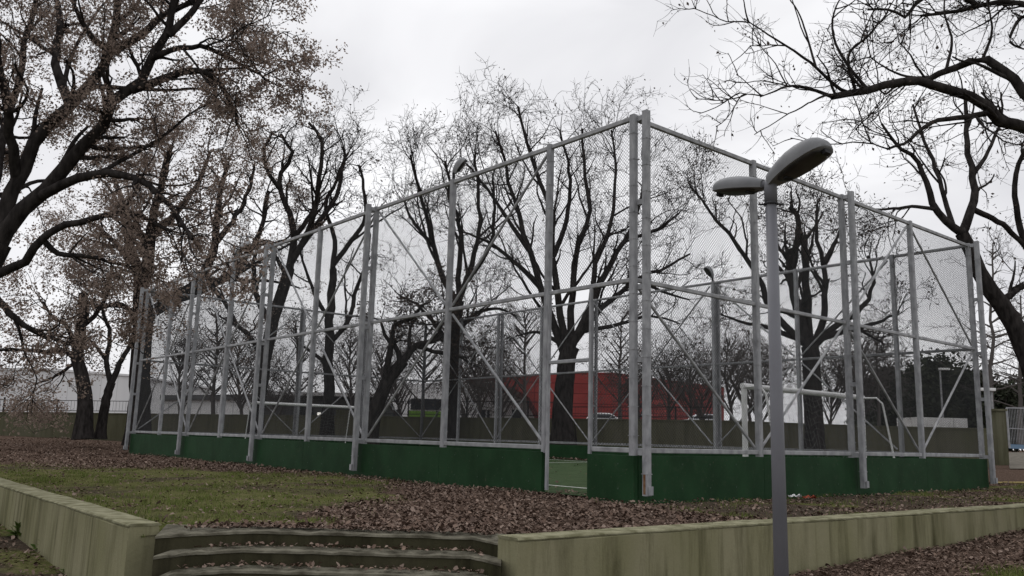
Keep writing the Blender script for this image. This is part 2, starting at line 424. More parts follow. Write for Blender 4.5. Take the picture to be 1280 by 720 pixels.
# artificial turf with white lines inside the cage
CU, CV = 26.9135, 13.9968
def turf_z(v): return -.985 + .011 * v
mb = MB()
P = [cw(.08, .08), cw(CU - .08, .08), cw(CU - .08, CV - .08), cw(.08, CV - .08)]
mb.add([(P[0][0], P[0][1], turf_z(0)), (P[3][0], P[3][1], turf_z(CV)), (P[2][0], P[2][1], turf_z(CV)), (P[1][0], P[1][1], turf_z(0))], [(0, 1, 2, 3)])
struct(mb.build('court_turf', M['turf']))
mb = MB()
def line(u0, v0, u1, v1, wd=.08):
    d = np.array([u1 - u0, v1 - v0]); d = d / np.linalg.norm(d); n = np.array([-d[1], d[0]]) * wd / 2
    q = [(u0 + n[0], v0 + n[1]), (u1 + n[0], v1 + n[1]), (u1 - n[0], v1 - n[1]), (u0 - n[0], v0 - n[1])]
    pts = [(*cw(a, b), turf_z(b) + .004) for a, b in q]
    mb.add(pts, [(0, 1, 2, 3)])
line(1.0, 1.6, CU - 1, 1.6); line(1.0, CV - 1.0, CU - 1, CV - 1.0); line(1.0, 1.64, 1.0, CV - 1.04); line(CU - 1, 1.64, CU - 1, CV - 1.04)
line(CU / 2, 1.64, CU / 2, CV - 1.04)
for u0, s in ((1.04, 1), (CU - 1.04, -1)):
    ring = [(u0 + s * 6 * math.sin(a) * (1 if s > 0 else 1), 7 + 2.3 * (1 if a > math.pi / 2 else -1) + 0 * a) for a in (0.0, math.pi)]
    pts = [(u0, 2.6)] + [(u0 + s * 4.6 * math.cos(a), 7.0 + 4.4 * math.sin(a)) for a in np.linspace(-math.pi / 2, math.pi / 2, 19)]
    for a, b in zip(pts[1:-1], pts[2:]): line(*a, *b)
pts = [(CU / 2 + 2.3 * math.cos(a), 7 + 2.3 * math.sin(a)) for a in np.linspace(0, 2 * math.pi, 33)]
for a, b in zip(pts[:-1], pts[1:]): line(*a, *b)
lo = mb.build('court_lines', M['line']); struct(lo)

# light path in front of the far right gate
mb = MB()
a, b, c_, d = at(1262, 582, 31), at(1400, 590, 29), at(1400, 560, 44), at(1256, 561, 41)
g = [(a * (1 - t) + d * t) * (1 - s) + (b * (1 - t) + c_ * t) * s for t in np.linspace(0, 1, 12) for s in np.linspace(0, 1, 12)]
g = [(p[0], p[1], float(zT(p[0], p[1])) + .03) for p in g]
mb.add(g, [(i * 12 + j, i * 12 + j + 1, (i + 1) * 12 + j + 1, (i + 1) * 12 + j) for i in range(11) for j in range(11)])
struct(mb.build('path', M['path']))

# ------------------------------------------------------------------ retaining walls and steps
def wall(name, p0, d, n, length, z_top, label, back_ext=0):
    """concrete retaining wall: outer face through p0, running along d, thickness WT along n"""
    loc = (float(p0[0]), float(p0[1]), -1.7)
    root = empty(name, loc, label, 'wall')
    cs = [0.0]
    while cs[-1] < length: cs.append(cs[-1] + .5)
    rg = np.random.default_rng(len(label))
    rows = []
    prof = [(0, -2.3), (0, z_top - .035), (.022, z_top - .012), (WT - .022, z_top - .012), (WT, z_top - .035), (WT, -2.3)]
    body = MB(); V = []
    for s in cs:
        j = rg.normal(0, .004, (6, 2))
        V += [(*(p0 + d * s + n * (a + j[i, 0])), z + (j[i, 1] if z > -2 else 0)) for i, (a, z) in enumerate(prof)]
    k = 6
    Fs = [(i * k + j, i * k + (j + 1) % k, (i + 1) * k + (j + 1) % k, (i + 1) * k + j) for i in range(len(cs) - 1) for j in range(k)]
    Fs += [tuple(range(k)), tuple((len(cs) - 1) * k + j for j in range(k - 1, -1, -1))]
    body.add(V, Fs); body.build('wall_body', M['concrete'], root)
    cp_ = MB(); V = []
    prof = [(-.003, z_top - .022), (-.003, z_top - .008), (.014, z_top + .004), (WT - .014, z_top + .004), (WT + .003, z_top - .008), (WT + .003, z_top - .022)]
    for s in cs:
        j = np.abs(rg.normal(0, .005, (6, 2))) * np.array([[-1, 1], [-1, 1], [0, 1], [0, 1], [1, 1], [1, 1]]) * np.array([[.3, 1]])
        ss = min(max(s, -.004), length) if s else -.006
        V += [(*(p0 + d * ss + n * (a + j[i, 0])), z + j[i, 1]) for i, (a, z) in enumerate(prof)]
    cp_.add(V, Fs); cp_.build('coping', M['coping'], root)
    return root
wall('retaining_wall', WR0, dR, nR, 26, -.90, 'long mossy concrete retaining wall behind the near street lamp, right of the steps')
wall('retaining_wall', WL0, dL, nL, 22, -.90, 'mossy concrete retaining wall left of the steps, with its squared end in view')

st = empty('garden_steps', (-1.6, 8.1, -1.7), 'worn mossy concrete steps between the two retaining walls', 'steps')
nose = [np.array(q) for q in ((-3.2, 8.06), (-2.898, 8.362), (-2.478, 8.637), (-1.7, 8.645), (-1.25, 8.625), (-.328, 8.612), (-.035, 8.195))]
for k in range(5):
    z = -.965 - .142 * k
    off = np.array([0, -.29 * k])
    fr = []
    for i, p in enumerate(nose):
        q = p + off
        if i == 0: q = p + np.array([.396, -1.]) * .29 * k + np.array([-.0, 0])
        if i == len(nose) - 1: q = p + np.array([.006, -1.]) * .29 * k
        fr.append(q)
    # refine with a slightly worn edge
    pl = []
    for a, b in zip(fr[:-1], fr[1:]):
        for t in np.linspace(0, 1, 7)[:-1]: pl.append(a * (1 - t) + b * t)
    pl.append(fr[-1])
    back = 8.62 - .27 * k if k else 8.62
    rg = np.random.default_rng(40 + k)
    n = len(pl); mbs = MB(); V = []; T_ = []
    for i, p in enumerate(pl):
        w1, w2 = rg.normal(0, .007), rg.normal(0, .005)
        by = p[1] + .42 if k else max(p[1] + .3, 8.98)
        bx_ = p[0] if k else p[0] - .26 * max(0, 1 - i / 9) + .75 * max(0, 1 - (n - 1 - i) / 7)
        V += [(p[0], p[1] + .012 + w1, z - .30), (p[0], p[1] + .012 + w1 * .5, z - .03), (bx_, by, z - .03), (bx_, by, z - .30)]
        T_.append([(p[0], p[1] + w1 * .6, z - .028 + w2 * .3), (p[0], p[1] + .006 + w1, z - .006 + w2), (p[0], p[1] + .03 + w1, z + w2), (bx_, by + .004, z + .003), (bx_, by + .004, z - .028)])
    Fs = [(i * 4 + j, i * 4 + (j + 1) % 4, (i + 1) * 4 + (j + 1) % 4, (i + 1) * 4 + j) for i in range(n - 1) for j in range(4)]
    Fs += [(0, 1, 2, 3), tuple((n - 1) * 4 + j for j in (3, 2, 1, 0))]
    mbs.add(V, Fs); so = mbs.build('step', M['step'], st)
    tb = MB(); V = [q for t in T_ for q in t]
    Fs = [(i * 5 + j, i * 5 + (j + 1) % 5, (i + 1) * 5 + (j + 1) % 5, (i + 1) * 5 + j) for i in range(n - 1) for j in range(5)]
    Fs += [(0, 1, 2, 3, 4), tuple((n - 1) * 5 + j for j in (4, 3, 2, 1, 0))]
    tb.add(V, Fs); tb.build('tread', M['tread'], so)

# ------------------------------------------------------------------ the court fence: four sides of posts, rails, braces, boards and chain link
ZT, ZM, ZB, PT = 5.657, 2.7318, -.161, -.245
PW = .122
long_u = [0, 2.18, 5.4212, 8.727, 11.7417, 14.7909, 17.8829, 20.9077, 23.7889, 26.9135]
short_v = [0, 3.62, 7.1133, 10.4756, 13.9968]
V3 = lambda p, z: np.array([p[0], p[1], z])
def side(name, label, o, d, outw, posts, pairs, braces, board_spans, zboard, mesh_spans, has_first=True, mat_w='wire', jog=0):
    """o: start (u,v); d, outw: unit directions in (u,v); posts: distances; pairs: subset with an outer buttress post"""
    o, d, outw = np.array(o, float), np.array(d, float), np.array(outw, float)
    W = lambda s, off=0: np.array(cw(*(o + d * s + outw * off)))
    base = W(posts[len(posts) // 2]); root = empty(name, (base[0], base[1], -1.0), label, 'sports fence', 'sides of the caged court')
    D3 = np.array([*(W(1) - W(0)), 0.]); O3 = np.array([*(W(0, 1) - W(0)), 0.]); UP = np.array([0, 0, 1.])
    def post(s, off, z0, z1):
        b = MB(); c = V3(W(s, off), (z0 + z1) / 2)
        b.obox(c, D3, O3, UP, PW / 2, PW / 2, (z1 - z0) / 2, .018)
        # wire ties round the post
        zz = z0 + .35
        while zz < z1 - .1:
            b.obox(V3(W(s, off), zz), D3, O3, UP, PW / 2 + .005, PW / 2 + .005, .006, 0); zz += .48
        return b.build('post', M['galv'], root)
    for i, s in enumerate(posts):
        if i == 0 and not has_first: continue
        post(s, 0, PT - .02, ZT + .06)
    for s in pairs:
        post(s, .24, -.885, ZT + .085)
        for z in (-.19, 1.35, 2.60, 4.1, ZT - .02):
            b = MB(); b.obox(V3(W(s, .12), z), D3, O3, UP, .04, .054, .045)
            b.build('spacer', M['galv'], root)
    for s in pairs:
        b = MB(); b.obox(V3(W(s, .327), -.80), D3, O3, UP, .05, .012, .07); b.build('foot_plate', M['galv'], root)
    def rails(nm, z, wx, wy, spans=None):
        for s0, s1 in (spans or [(posts[0], posts[-1])]):
            b = MB(); b.bar(V3(W(s0 + .02), z), V3(W(s1 - .02), z), wx, wy, UP, .01)
            b.build(nm, M['rail'], root)
    rails('top_rail', ZT, .085, .07)
    rails('middle_rail', ZM, .075, .06)
    rails('bottom_rail', ZB, .085, .05, mesh_spans if mesh_spans else None)
    for (s0, z0, s1, z1) in braces:
        L = math.hypot(s1 - s0, z1 - z0); e = np.array([(s1 - s0) / L, (z1 - z0) / L]) * .16
        b = MB(); b.tube([V3(W(s0 + e[0], -.03), z0 + e[1]), V3(W(s1 - e[0], -.03), z1 - e[1])], .027, 8)
        b.build('brace', M['rail'], root)
    for (s0, s1) in board_spans:
        b = MB(); c = V3(W((s0 + s1) / 2, .045), (zboard + PT) / 2)
        b.obox(c, D3, O3, UP, (s1 - s0) / 2 - .004, .05, (PT - zboard) / 2, 0)
        nf = len(b.f); s = s0 + .35
        while s < s1 - .2:
            for z in (PT - .14, PT - .55):
                b.obox(V3(W(s, .098), z), D3, UP, O3, .012, .012, .006)
            s += .78
        bo = b.build('board', M['board'], root)
        bo.data.materials.append(M['board_bolt'])
        for i, p in enumerate(bo.data.polygons):
            if i >= nf: p.material_index = 1
    # chain link: two families of slanting wires
    segs = []
    pitch = .068
    for (s0, s1, z0, z1) in [(a, b, ZB, ZT) for a, b in (mesh_spans or [(posts[0], posts[-1])])] + ([jog] if jog else []):
        h = z1 - z0
        for sg in (1, -1):
            c = np.arange(s0 - h, s1 + h, pitch)
            for q in c:
                # s = q + sg*(z - z0)
                a, b_ = (q, q + h) if sg > 0 else (q, q - h)
                lo_, hi_ = max(min(a, b_), s0), min(max(a, b_), s1)
                if hi_ - lo_ < .02: continue
                za, zb = z0 + sg * (lo_ - q), z0 + sg * (hi_ - q)
                k = max(1, int((hi_ - lo_) / .7))
                tt = np.linspace(0, 1, k + 1)
                for i in range(k):
                    segs.append((lo_ + (hi_ - lo_) * tt[i], za + (zb - za) * tt[i], lo_ + (hi_ - lo_) * tt[i + 1], za + (zb - za) * tt[i + 1], sg))
    S = np.array(segs)
    o2, d2 = W(0), W(1) - W(0)
    A = np.stack([o2[0] + d2[0] * S[:, 0], o2[1] + d2[1] * S[:, 0], S[:, 1]], 1)
    B = np.stack([o2[0] + d2[0] * S[:, 2], o2[1] + d2[1] * S[:, 2], S[:, 3]], 1)
    T = B - A; T /= np.linalg.norm(T, axis=1)[:, None]
    n1 = np.broadcast_to(O3, T.shape); n2 = np.cross(T, n1)
    r = .0029; lift = (S[:, 4:5] * .0016 - .05) * n1            # mesh hangs on the court side of the posts
    ring = [n1 * r * math.cos(a) + n2 * r * math.sin(a) for a in (0, 2.094, 4.189)]
    Vv = np.stack([A + lift + q for q in ring] + [B + lift + q for q in ring], 1).reshape(-1, 3)
    n = len(A); base_i = np.arange(n)[:, None] * 6
    Fq = np.concatenate([base_i + np.array([i, (i + 1) % 3, 3 + (i + 1) % 3, 3 + i]) for i in range(3)])
    np_mesh('chain_link_mesh', Vv, Fq, M[mat_w], root)
    return root

def diamond(c, a, b): return [(c, ZM, a, ZB), (c, ZM, b, ZB), (c, ZM, a, ZT), (c, ZM, b, ZT)]
lu = long_u
br = []
for i in (2, 4, 6, 8): br += diamond(lu[i], lu[i - 1], lu[i + 1])
zb_near = -1.08
GL, GR = 2.085, .985                                   # gate jambs, measured from the corner
side('sports_fence', 'near long side of the tall court fence, with the open gateway and green boards', (0, 0), (1, 0), (0, -1), lu, [lu[3], lu[5], lu[7], lu[9]], br,
     [(-.095, GR), (lu[1] - .02, lu[2]), (lu[2], lu[3]), (lu[3], lu[4]), (lu[4], lu[5]), (lu[5], lu[6]), (lu[6], lu[7]), (lu[7], lu[8]), (lu[8], lu[9] + .09)], zb_near,
     [(.0, GR), (lu[1], lu[-1])], jog=(GR, GL, ZM, ZT))
sv = short_v
brs = [(0, ZM, sv[1], ZB), (sv[2], ZM, sv[1], ZB), (sv[2], ZM, sv[3], ZB), (sv[4], ZM, sv[3], ZB), (sv[3], ZT, sv[2], ZM), (sv[3], ZT, sv[4], ZM)]
side('sports_fence', 'near short side of the tall court fence, right of its nearest corner', (0, 0), (0, 1), (-1, 0), sv, [0.06, sv[2], sv[4] - .02], brs,
     [(.02, sv[1]), (sv[1], sv[2]), (sv[2], sv[3]), (sv[3], sv[4])], zb_near, None, has_first=False)
side('sports_fence', 'far long side of the court fence, in front of the boundary wall', (0, CV), (1, 0), (0, 1), lu, [lu[3], lu[5], lu[7]], br,
     [(-.09, lu[1]), (lu[1], lu[2]), (lu[2], lu[3]), (lu[3], lu[4]), (lu[4], lu[5]), (lu[5], lu[6]), (lu[6], lu[7]), (lu[7], lu[8]), (lu[8], lu[9] + .09)], -1.0, None, has_first=False)
brf = []
for i in (1, 3): brf += diamond(sv[i], sv[i - 1], sv[i + 1])
side('sports_fence', 'far short side of the court fence, behind the distant goal', (CU, 0), (0, 1), (1, 0), sv, [sv[2]], brf,
     [(.09, sv[1]), (sv[1], sv[2]), (sv[2], sv[3]), (sv[3], sv[4] - .09)], -1.0, None, has_first=False)

# gateway: a light tube frame between two posts, no door leaf
g0 = cw((GL + GR) / 2, 0)
gt = empty('gateway', (g0[0], g0[1], -.95), 'narrow doorless gateway frame of thin grey tube beside the fence corner', 'gate')
for s, z0 in ((GL, -.93), (GR, PT + .0)):
    b = MB(); p = cw(s, -.03); b.bar((p[0], p[1], z0), (p[0], p[1], ZM - .04), .06, .06, (*Rv, 0), .008); b.build('jamb', M['galv'], gt)
b = MB(); p, q = cw(GL - .032, -.03), cw(GR + .032, -.03); b.bar((*p, 1.40), (*q, 1.40), .065, .06, (0, 0, 1), .008); b.build('lintel', M['galv'], gt)
# rust run at the foot of the corner buttress
p = np.array(cw(-.24, .06)); b = MB()
b.obox((p[0], p[1], -.70), (*Rv, 0), (*Lv, 0), (0, 0, 1), PW / 2 + .004, PW / 2 - .03, .16, .01)
near_short = [o for o in bpy.data.objects if o.get('label', '').startswith('near short side')][0]
b.build('rust_patch', M['rust'], near_short)
# ------------------------------------------------------------------ lamps
def loft(mb, secs, k=20, flat=False):
    """secs: list of (centre, half width vector, up vector*height, down height); flat gives a sharp lower rim"""
    V = []
    for c, wv, uh, dh in secs:
        if flat:
            m_ = k - 6
            for j in range(m_ + 1):
                a = math.pi * j / m_
                x, y = math.cos(a), math.sin(a)
                V.append(c + wv * math.copysign(abs(x) ** .8, x) + uh * abs(y) ** .85)
            for x, y in ((-1.0, -.9), (-.9, -1.), (-.3, -1.), (.9, -1.), (1.0, -.9)): V.append(c + wv * x * .97 + dh * y)
            continue
        for j in range(k):
            a = 2 * math.pi * j / k
            ca, sa = math.cos(a), math.sin(a)
            e = .75
            x = math.copysign(abs(ca) ** e, ca); y = math.copysign(abs(sa) ** e, sa)
            V.append(c + wv * x + (uh if y > 0 else dh) * y)
    n = len(secs)
    f = [(i * k + j, i * k + (j + 1) % k, (i + 1) * k + (j + 1) % k, (i + 1) * k + j) for i in range(n - 1) for j in range(k)]
    f += [tuple(range(k - 1, -1, -1)), tuple((n - 1) * k + j for j in range(k))]
    mb.add(V, f)
def lamp_head(parent, name, root, tip, width, height, mat_h, lens_drop=.5):
    root, tip = np.array(root, float), np.array(tip, float)
    d = tip - root; L = np.linalg.norm(d); d /= L
    s = np.cross(d, (0, 0, 1.)); s /= np.linalg.norm(s); up = np.cross(s, d)
    prof = [(.0, .36, .50, .34), (.05, .46, .58, .36), (.14, .62, .70, .36), (.28, .80, .86, .36), (.45, .95, .98, .36), (.6, 1., 1., .36), (.76, .98, .94, .36), (.87, .88, .80, .35), (.94, .72, .60, .33), (.98, .5, .38, .28), (1., .28, .18, .16)]
    b = MB()
    loft(b, [(root + d * L * t, s * width / 2 * a, up * height * .62 * h, up * height * .5 * q) for t, a, h, q in prof], 28, True)
    ho = b.build(name, mat_h, parent, smooth=True)
    ho.data.polygons.foreach_set('use_smooth', [len(p.vertices) == 4 for p in ho.data.polygons])
    es = ho.modifiers.new('edges', 'EDGE_SPLIT'); es.split_angle = math.radians(38)
    # bowl lens under the outer two thirds
    lp = [(.16, .3, .35), (.22, .58, .7), (.34, .74, .95), (.5, .84, 1.), (.7, .86, .95), (.84, .70, .75), (.91, .34, .4)]
    b = MB()
    loft(b, [(root + d * L * t - up * height * .165, s * width / 2 * a, up * height * .02, up * height * .15 * q) for t, a, q in lp], 20)
    b.build('lens', M['lens'], ho, smooth=True)
    for t in (.28, .93):
        b = MB(); c = root + d * L * t - up * height * .24
        b.obox(c, d, s, up, .018, width * (.16 if t < .5 else .12), .018, .005)
        b.build('clip', M['dark'], ho)
    return ho

# near twin street lamp
tp = at(963, 228, 6.5)
bx, by = tp[0] + .0, tp[1]
sl = empty('street_lamp', (bx, by, float(zL(bx, by))), 'grey twin-headed street lamp standing in front of the right retaining wall', 'street lamp')
b = MB(); zb_ = float(zL(bx, by))
b.tube([(bx, by, zb_ - .2), (bx, by, tp[2] - .04)], [.056, .043], 24)
b.build('pole', M['pole'], sl, smooth=False)
for p_ in sl.children: p_.data.polygons.foreach_set('use_smooth', [len(q.vertices) == 4 for q in p_.data.polygons])
b = MB(); b.tube([(bx, by, tp[2] - .16), (bx, by, tp[2] - .03), (bx, by, tp[2] + .015), (bx, by, tp[2] + .03)], [.05, .05, .044, .02], 20); b.build('top_collar', M['pole'], sl, smooth=True)
b = MB(); b.tube([(bx, by, tp[2] - .185), (bx, by, tp[2] - .172)], [.056, .056], 20)
b.obox((bx + .075, by - .01, tp[2] - .18), (1, 0, 0), (0, 1, 0), (0, 0, 1), .022, .006, .006); b.obox((bx - .075, by + .01, tp[2] - .18), (1, 0, 0), (0, 1, 0), (0, 0, 1), .022, .006, .006)
b.build('band_clamp', M['dark'], sl)
hd = np.array([.60, -.80]); hd /= np.linalg.norm(hd)
def hp(s, dz): return np.array([bx + hd[0] * s, by + hd[1] * s, tp[2] + dz])
lamp_head(sl, 'lamp_head', hp(.0, .0), hp(.52, .18), .28, .20, M['lamp_grey'])
lamp_head(sl, 'lamp_head', hp(-.06, -.01), hp(-.53, .05), .27, .15, M['lamp_grey'])
b = MB(); b.tube([hp(.03, -.01), hp(-.2, .0)], .033, 14); b.build('cross_arm', M['pole'], sl, smooth=True)

# floodlights on the fence posts
def flood(px, py, base, head_dir, label, L=.62, wd=.24, ht=.2):
    root = empty('floodlight', tuple(base), label, 'floodlight', 'floodlights above the court')
    b = MB(); bs = np.array(base); b.tube([bs, bs + (0, 0, .18)], .035, 10); b.tube([bs + (0, 0, .15), bs + np.array(head_dir) * .12 + (0, 0, .2)], .03, 10); b.build('bracket', M['dark'], root)
    d = np.array(head_dir, float)
    lamp_head(root, 'lamp_head', bs + d * .02 + (0, 0, .14), bs + d * L + (0, 0, .14), wd, ht, M['galv'])
    return root
pf = cw(lu[2], 0)
flood(0, 0, (*pf, ZT + .06), (.55, -.1, .72), 'floodlight on the near fence post left of the gateway', .48)
pf = cw(lu[6], 0)
flood(0, 0, (*pf, ZT + .06), (.72, -.1, .5), 'floodlight on the near fence among the brown-leaved trees at left', .75, .3, .22)
pf = cw(lu[3] + .02, CV)
flood(0, 0, (*pf, ZT + .06), (-.45, -.2, .6), 'floodlight on the far fence post seen right of the nearest corner', .62, .3, .24)

# ------------------------------------------------------------------ goals
def goal(u, back, label):
    v0, v1, zt = 4.6, 9.55, 1.2
    p = cw(u, 7); root = empty('football_goal', (p[0], p[1], -.9), label, 'goal', 'goals on the caged court')
    r = .062
    q = lambda uu, vv, z: np.array([*cw(uu, vv), z])
    for v in (v0, v1):
        b = MB(); b.tube([q(u, v, turf_z(v) - .02), q(u, v, zt - r)], r, 12); b.build('goal_post', M['white'], root)
        b = MB(); b.tube([q(u + .0, v, zt - .02), q(u + back * .45, v, zt - .02), q(u + back * .62, v, zt - .16), q(u + back * 1., v, turf_z(v) + .03)], .024, 8); b.tube([q(u + back * 1., v, turf_z(v) + .03), q(u + back * .06, v, turf_z(v) + .03)], .022, 8)
        b.build('net_stay', M['white'], root)
    b = MB(); b.tube([q(u, v0 - r, zt), q(u, v1 + r, zt)], r, 12); b.build('crossbar', M['white'], root)
    b = MB(); b.tube([q(u + back * 1., v0, turf_z(7) + .03), q(u + back * 1., v1, turf_z(7) + .03)], .022, 8); b.build('ground_bar', M['white'], root)
    # torn net hanging behind
    b = MB()
    nv, nz = 30, 14
    G = np.zeros((nv + 1, nz + 1, 3))
    for i in range(nv + 1):
        for j in range(nz + 1):
            t = j / nz; v = v0 + (v1 - v0) * i / nv
            sag = .22 * math.sin(math.pi * i / nv * 3) * math.sin(math.pi * t)
            uu = u + back * (.35 + .62 * t + .1 * math.sin(i * .9) * t)
            G[i, j] = q(uu, v, zt - .06 - (zt + .85) * t * (.97 + .02 * math.sin(i)) + .05 * math.sin(i * 1.7 + j) - sag * .3)
    for i in range(nv + 1):
        for j in range(nz):
            if random.random() < .93: b.tube([G[i, j], G[i, j + 1]], .003, 3, False)
    for i in range(nv):
        for j in range(nz + 1):
            if random.random() < .93: b.tube([G[i, j], G[i + 1, j]], .003, 3, False)
    b.build('net', M['net'], root)
    return root
goal(1.0, -.85, 'white goal just behind the near short side of the fence, with a torn net')
goal(CU - 1.0, .85, 'distant white goal at the far left end of the court')

# ------------------------------------------------------------------ boundary wall, its fence, and what stands beyond
wp = [(-140, 44, 516), (60, 46, 516.5), (165, 48, 518), (440, 46, 521), (560, 44, 523), (700, 42, 524.5), (900, 37, 527), (1090, 33.5, 534), (1238, 32, 537.5)]
pts = [at(x, y, Y) for x, Y, y in wp]
mb_root = empty('boundary_wall', (pts[4][0], pts[4][1], -.6), 'long low greenish concrete boundary wall behind the court', 'wall')
b = MB(); cpb = MB()
for p, q in zip(pts[:-1], pts[1:]):
    d = (q - p)[:2]; L = np.linalg.norm(d); d = d / L; n = np.array([-d[1], d[0]])
    if n[1] < 0: n = -n
    poly = [p[:2], q[:2], q[:2] + n * .22, p[:2] + n * .22]
    b.prism(poly, -1.6, np.array([p[2], q[2], q[2], p[2]]))
    poly = [p[:2] - n * .03, q[:2] - n * .03, q[:2] + n * .25, p[:2] + n * .25]
    cpb.prism(poly, np.array([p[2], q[2], q[2], p[2]]) + .002, np.array([p[2], q[2], q[2], p[2]]) + .06)
b.build('wall_body', M['farwall'], mb_root); cpb.build('coping', M['farwall'], mb_root)

def wall_fence(i0, i1, h, n, label):
    root = empty('railing', tuple((pts[i0] + pts[i1]) / 2), label, 'railing', 'railings on the boundary wall')
    P0, P1 = pts[i0] + (0, .1, .06), pts[i1] + (0, .1, .06)
    for k in range(n + 1):
        p = P0 + (P1 - P0) * k / n
        b = MB(); b.bar(p, p + (0, 0, h * (1 + .12 * (k % 3 == 1))), .07, .07); b.build('post', M['dark'], root)
    b = MB()
    for z in (.12, h * .93): b.bar(P0 + (0, 0, z), P1 + (0, 0, z), .035, .035)
    b.build('rail', M['dark'], root)
    b = MB()
    nb = int(np.linalg.norm(P1 - P0) / .16)
    for k in range(nb):
        p = P0 + (P1 - P0) * (k + .5) / nb; b.bar(p + (0, 0, .12), p + (0, 0, h * .93), .010, .010)
    b.build('bars', M['dark'], root)
wall_fence(0, 2, .72, 9, 'railing on the boundary wall at far left, before the pale hall')
wall_fence(3, 5, .85, 7, 'railing on the boundary wall before the white hall and the green bus')
wall_fence(5, 6, .6, 4, 'railing on the boundary wall before the red building')

def block(mb, poly_px, Y, depth):
    """upright front outline given as photo positions at distance Y, pushed back by depth"""
    fr = [at(x, y, Y) for x, y in poly_px]; bk = [p + np.array([p[0] / p[1] * depth * 0, depth, 0]) for p in fr]
    k = len(fr)
    mb.add(fr + bk, [(i, (i + 1) % k, k + (i + 1) % k, k + i) for i in range(k)] + [tuple(range(k - 1, -1, -1)), tuple(range(k, 2 * k))])
M['red'] = noisy('red_cladding', (.23, .040, .038), (.29, .055, .050), .35, .6, stretch=(1, 1, 2))
M['hall'] = noisy('white_cladding', (.72, .72, .72), (.82, .82, .82), .3, .6, stretch=(1, 1, .1))
M['pale'] = noisy('pale_cladding', (.62, .62, .63), (.72, .72, .72), .2, .6, stretch=(1, 1, .1))
M['greyroof'] = noisy('grey_roofing', (.07, .07, .072), (.11, .11, .112), .6, .8)
def cladding(m, w_, h, dark):
    t = m.node_tree; b = t.nodes['Principled BSDF']; src = b.inputs['Base Color'].links[0].from_socket
    tc = N(t, 'ShaderNodeTexCoord'); mp = N(t, 'ShaderNodeMapping'); mp.inputs['Rotation'].default_value = (math.radians(90), 0, 0)
    t.links.new(tc.outputs['Object'], mp.inputs[0])
    br_ = N(t, 'ShaderNodeTexBrick'); br_.offset = 0; br_.inputs['Scale'].default_value = 1; br_.inputs['Brick Width'].default_value = w_; br_.inputs['Row Height'].default_value = h
    br_.inputs['Mortar Size'].default_value = .05; br_.inputs['Color1'].default_value = (1, 1, 1, 1); br_.inputs['Color2'].default_value = (.86, .86, .86, 1); br_.inputs['Mortar'].default_value = (dark, dark, dark, 1)
    t.links.new(mp.outputs[0], br_.inputs['Vector'])
    x = N(t, 'ShaderNodeMixRGB', blend_type='MULTIPLY'); x.inputs[0].default_value = 1
    t.links.new(src, x.inputs[1]); t.links.new(br_.outputs[0], x.inputs[2]); t.links.new(x.outputs[0], b.inputs['Base Color'])
cladding(M['red'], 3.2, 1.1, .45); cladding(M['hall'], 1.5, 9, .6); cladding(M['pale'], 2.2, 30, .75)
M['busgreen'] = mat('bus_green_paint', (.16, .30, .05), .4)

rb = empty('red_building', tuple(at(740, 530, 95)), 'large red clad building with a slanting edge behind the court', 'building')
b = MB(); block(b, [(688, 545), (662, 497), (645, 487), (620, 480), (582, 475), (583, 471.5), (660, 468), (740, 465.5), (765, 465.5), (765, 546)], 95, 25); b.build('wall', M['red'], rb)
b = MB(); A, B2 = at(765.2, 465.5, 95), at(905, 484, 122); A0, B0 = at(765.2, 546, 95), at(905, 546, 122)
b.add([A0, B0, B2, A, A0 + (-3, 22, 0), B0 + (-3, 22, 0), B2 + (-3, 22, 0), A + (-3, 22, 0)], [(0, 1, 2, 3), (7, 6, 5, 4), (3, 2, 6, 7), (1, 5, 6, 2), (0, 4, 5, 1), (0, 3, 7, 4)])
b.build('side_wall', M['red'], rb)
b = MB(); 
for k in range(1, 7):
    z = A0[2] + (A[2] - A0[2]) * k / 7.2
    b.bar((A0[0], A0[1] - .06, z), (B0[0], B0[1] - .06, z), .05, .05)
b.build('panel_joints', M['dark'], rb)
for x in (783, 803, 823, 845, 865, 885):
    Yq = 95 + 27 * (x - 765) / 140
    b = MB(); p, q = at(x, 521, Yq - .25), at(x + 12, 507, Yq - .25)
    b.add([(p[0], p[1], p[2]), (q[0], q[1] + 2.2, p[2]), (q[0], q[1] + 2.2, q[2]), (p[0], p[1], q[2]), (p[0], p[1] + 3, p[2]), (q[0], q[1] + 4, p[2]), (q[0], q[1] + 4, q[2]), (p[0], p[1] + 3, q[2])],
          [(0, 1, 2, 3), (3, 2, 6, 7), (0, 3, 7, 4), (1, 5, 6, 2)])
    b.build('window', M['glass'], rb)

wh = empty('white_hall', tuple(at(570, 530, 110)), 'white hall under the tapering edge of the red building', 'building')
b = MB(); block(b, [(470, 545), (470, 482), (560, 478), (700, 476), (700, 546)], 110, 24); b.build('wall', M['hall'], wh)
for x in (490, 515, 600, 640):
    b = MB(); block(b, [(x, 527), (x, 512), (x + 12, 512), (x + 12, 527)], 109.9, .08); b.build('window', M['glass'], wh)
ph = empty('pale_hall', tuple(at(60, 520, 115)), 'long pale warehouse hall seen behind the trees at far left', 'building')
b = MB(); block(b, [(-140, 540), (-140, 462), (60, 463), (168, 471), (168, 540)], 115, 30); b.build('wall', M['pale'], ph)
b = MB(); block(b, [(-142, 462), (-142, 459), (60, 460), (170, 468.5), (170, 471), (60, 463)], 114.8, 31); b.build('roof_edge', M['pale'], ph)
ph2 = empty('storage_building', tuple(at(270, 525, 80)), 'low white building with a dark flat roof, left behind the fence', 'building')
b = MB(); block(b, [(205, 540), (205, 500), (330, 499), (330, 540)], 80, 12); b.build('wall', M['hall'], ph2)
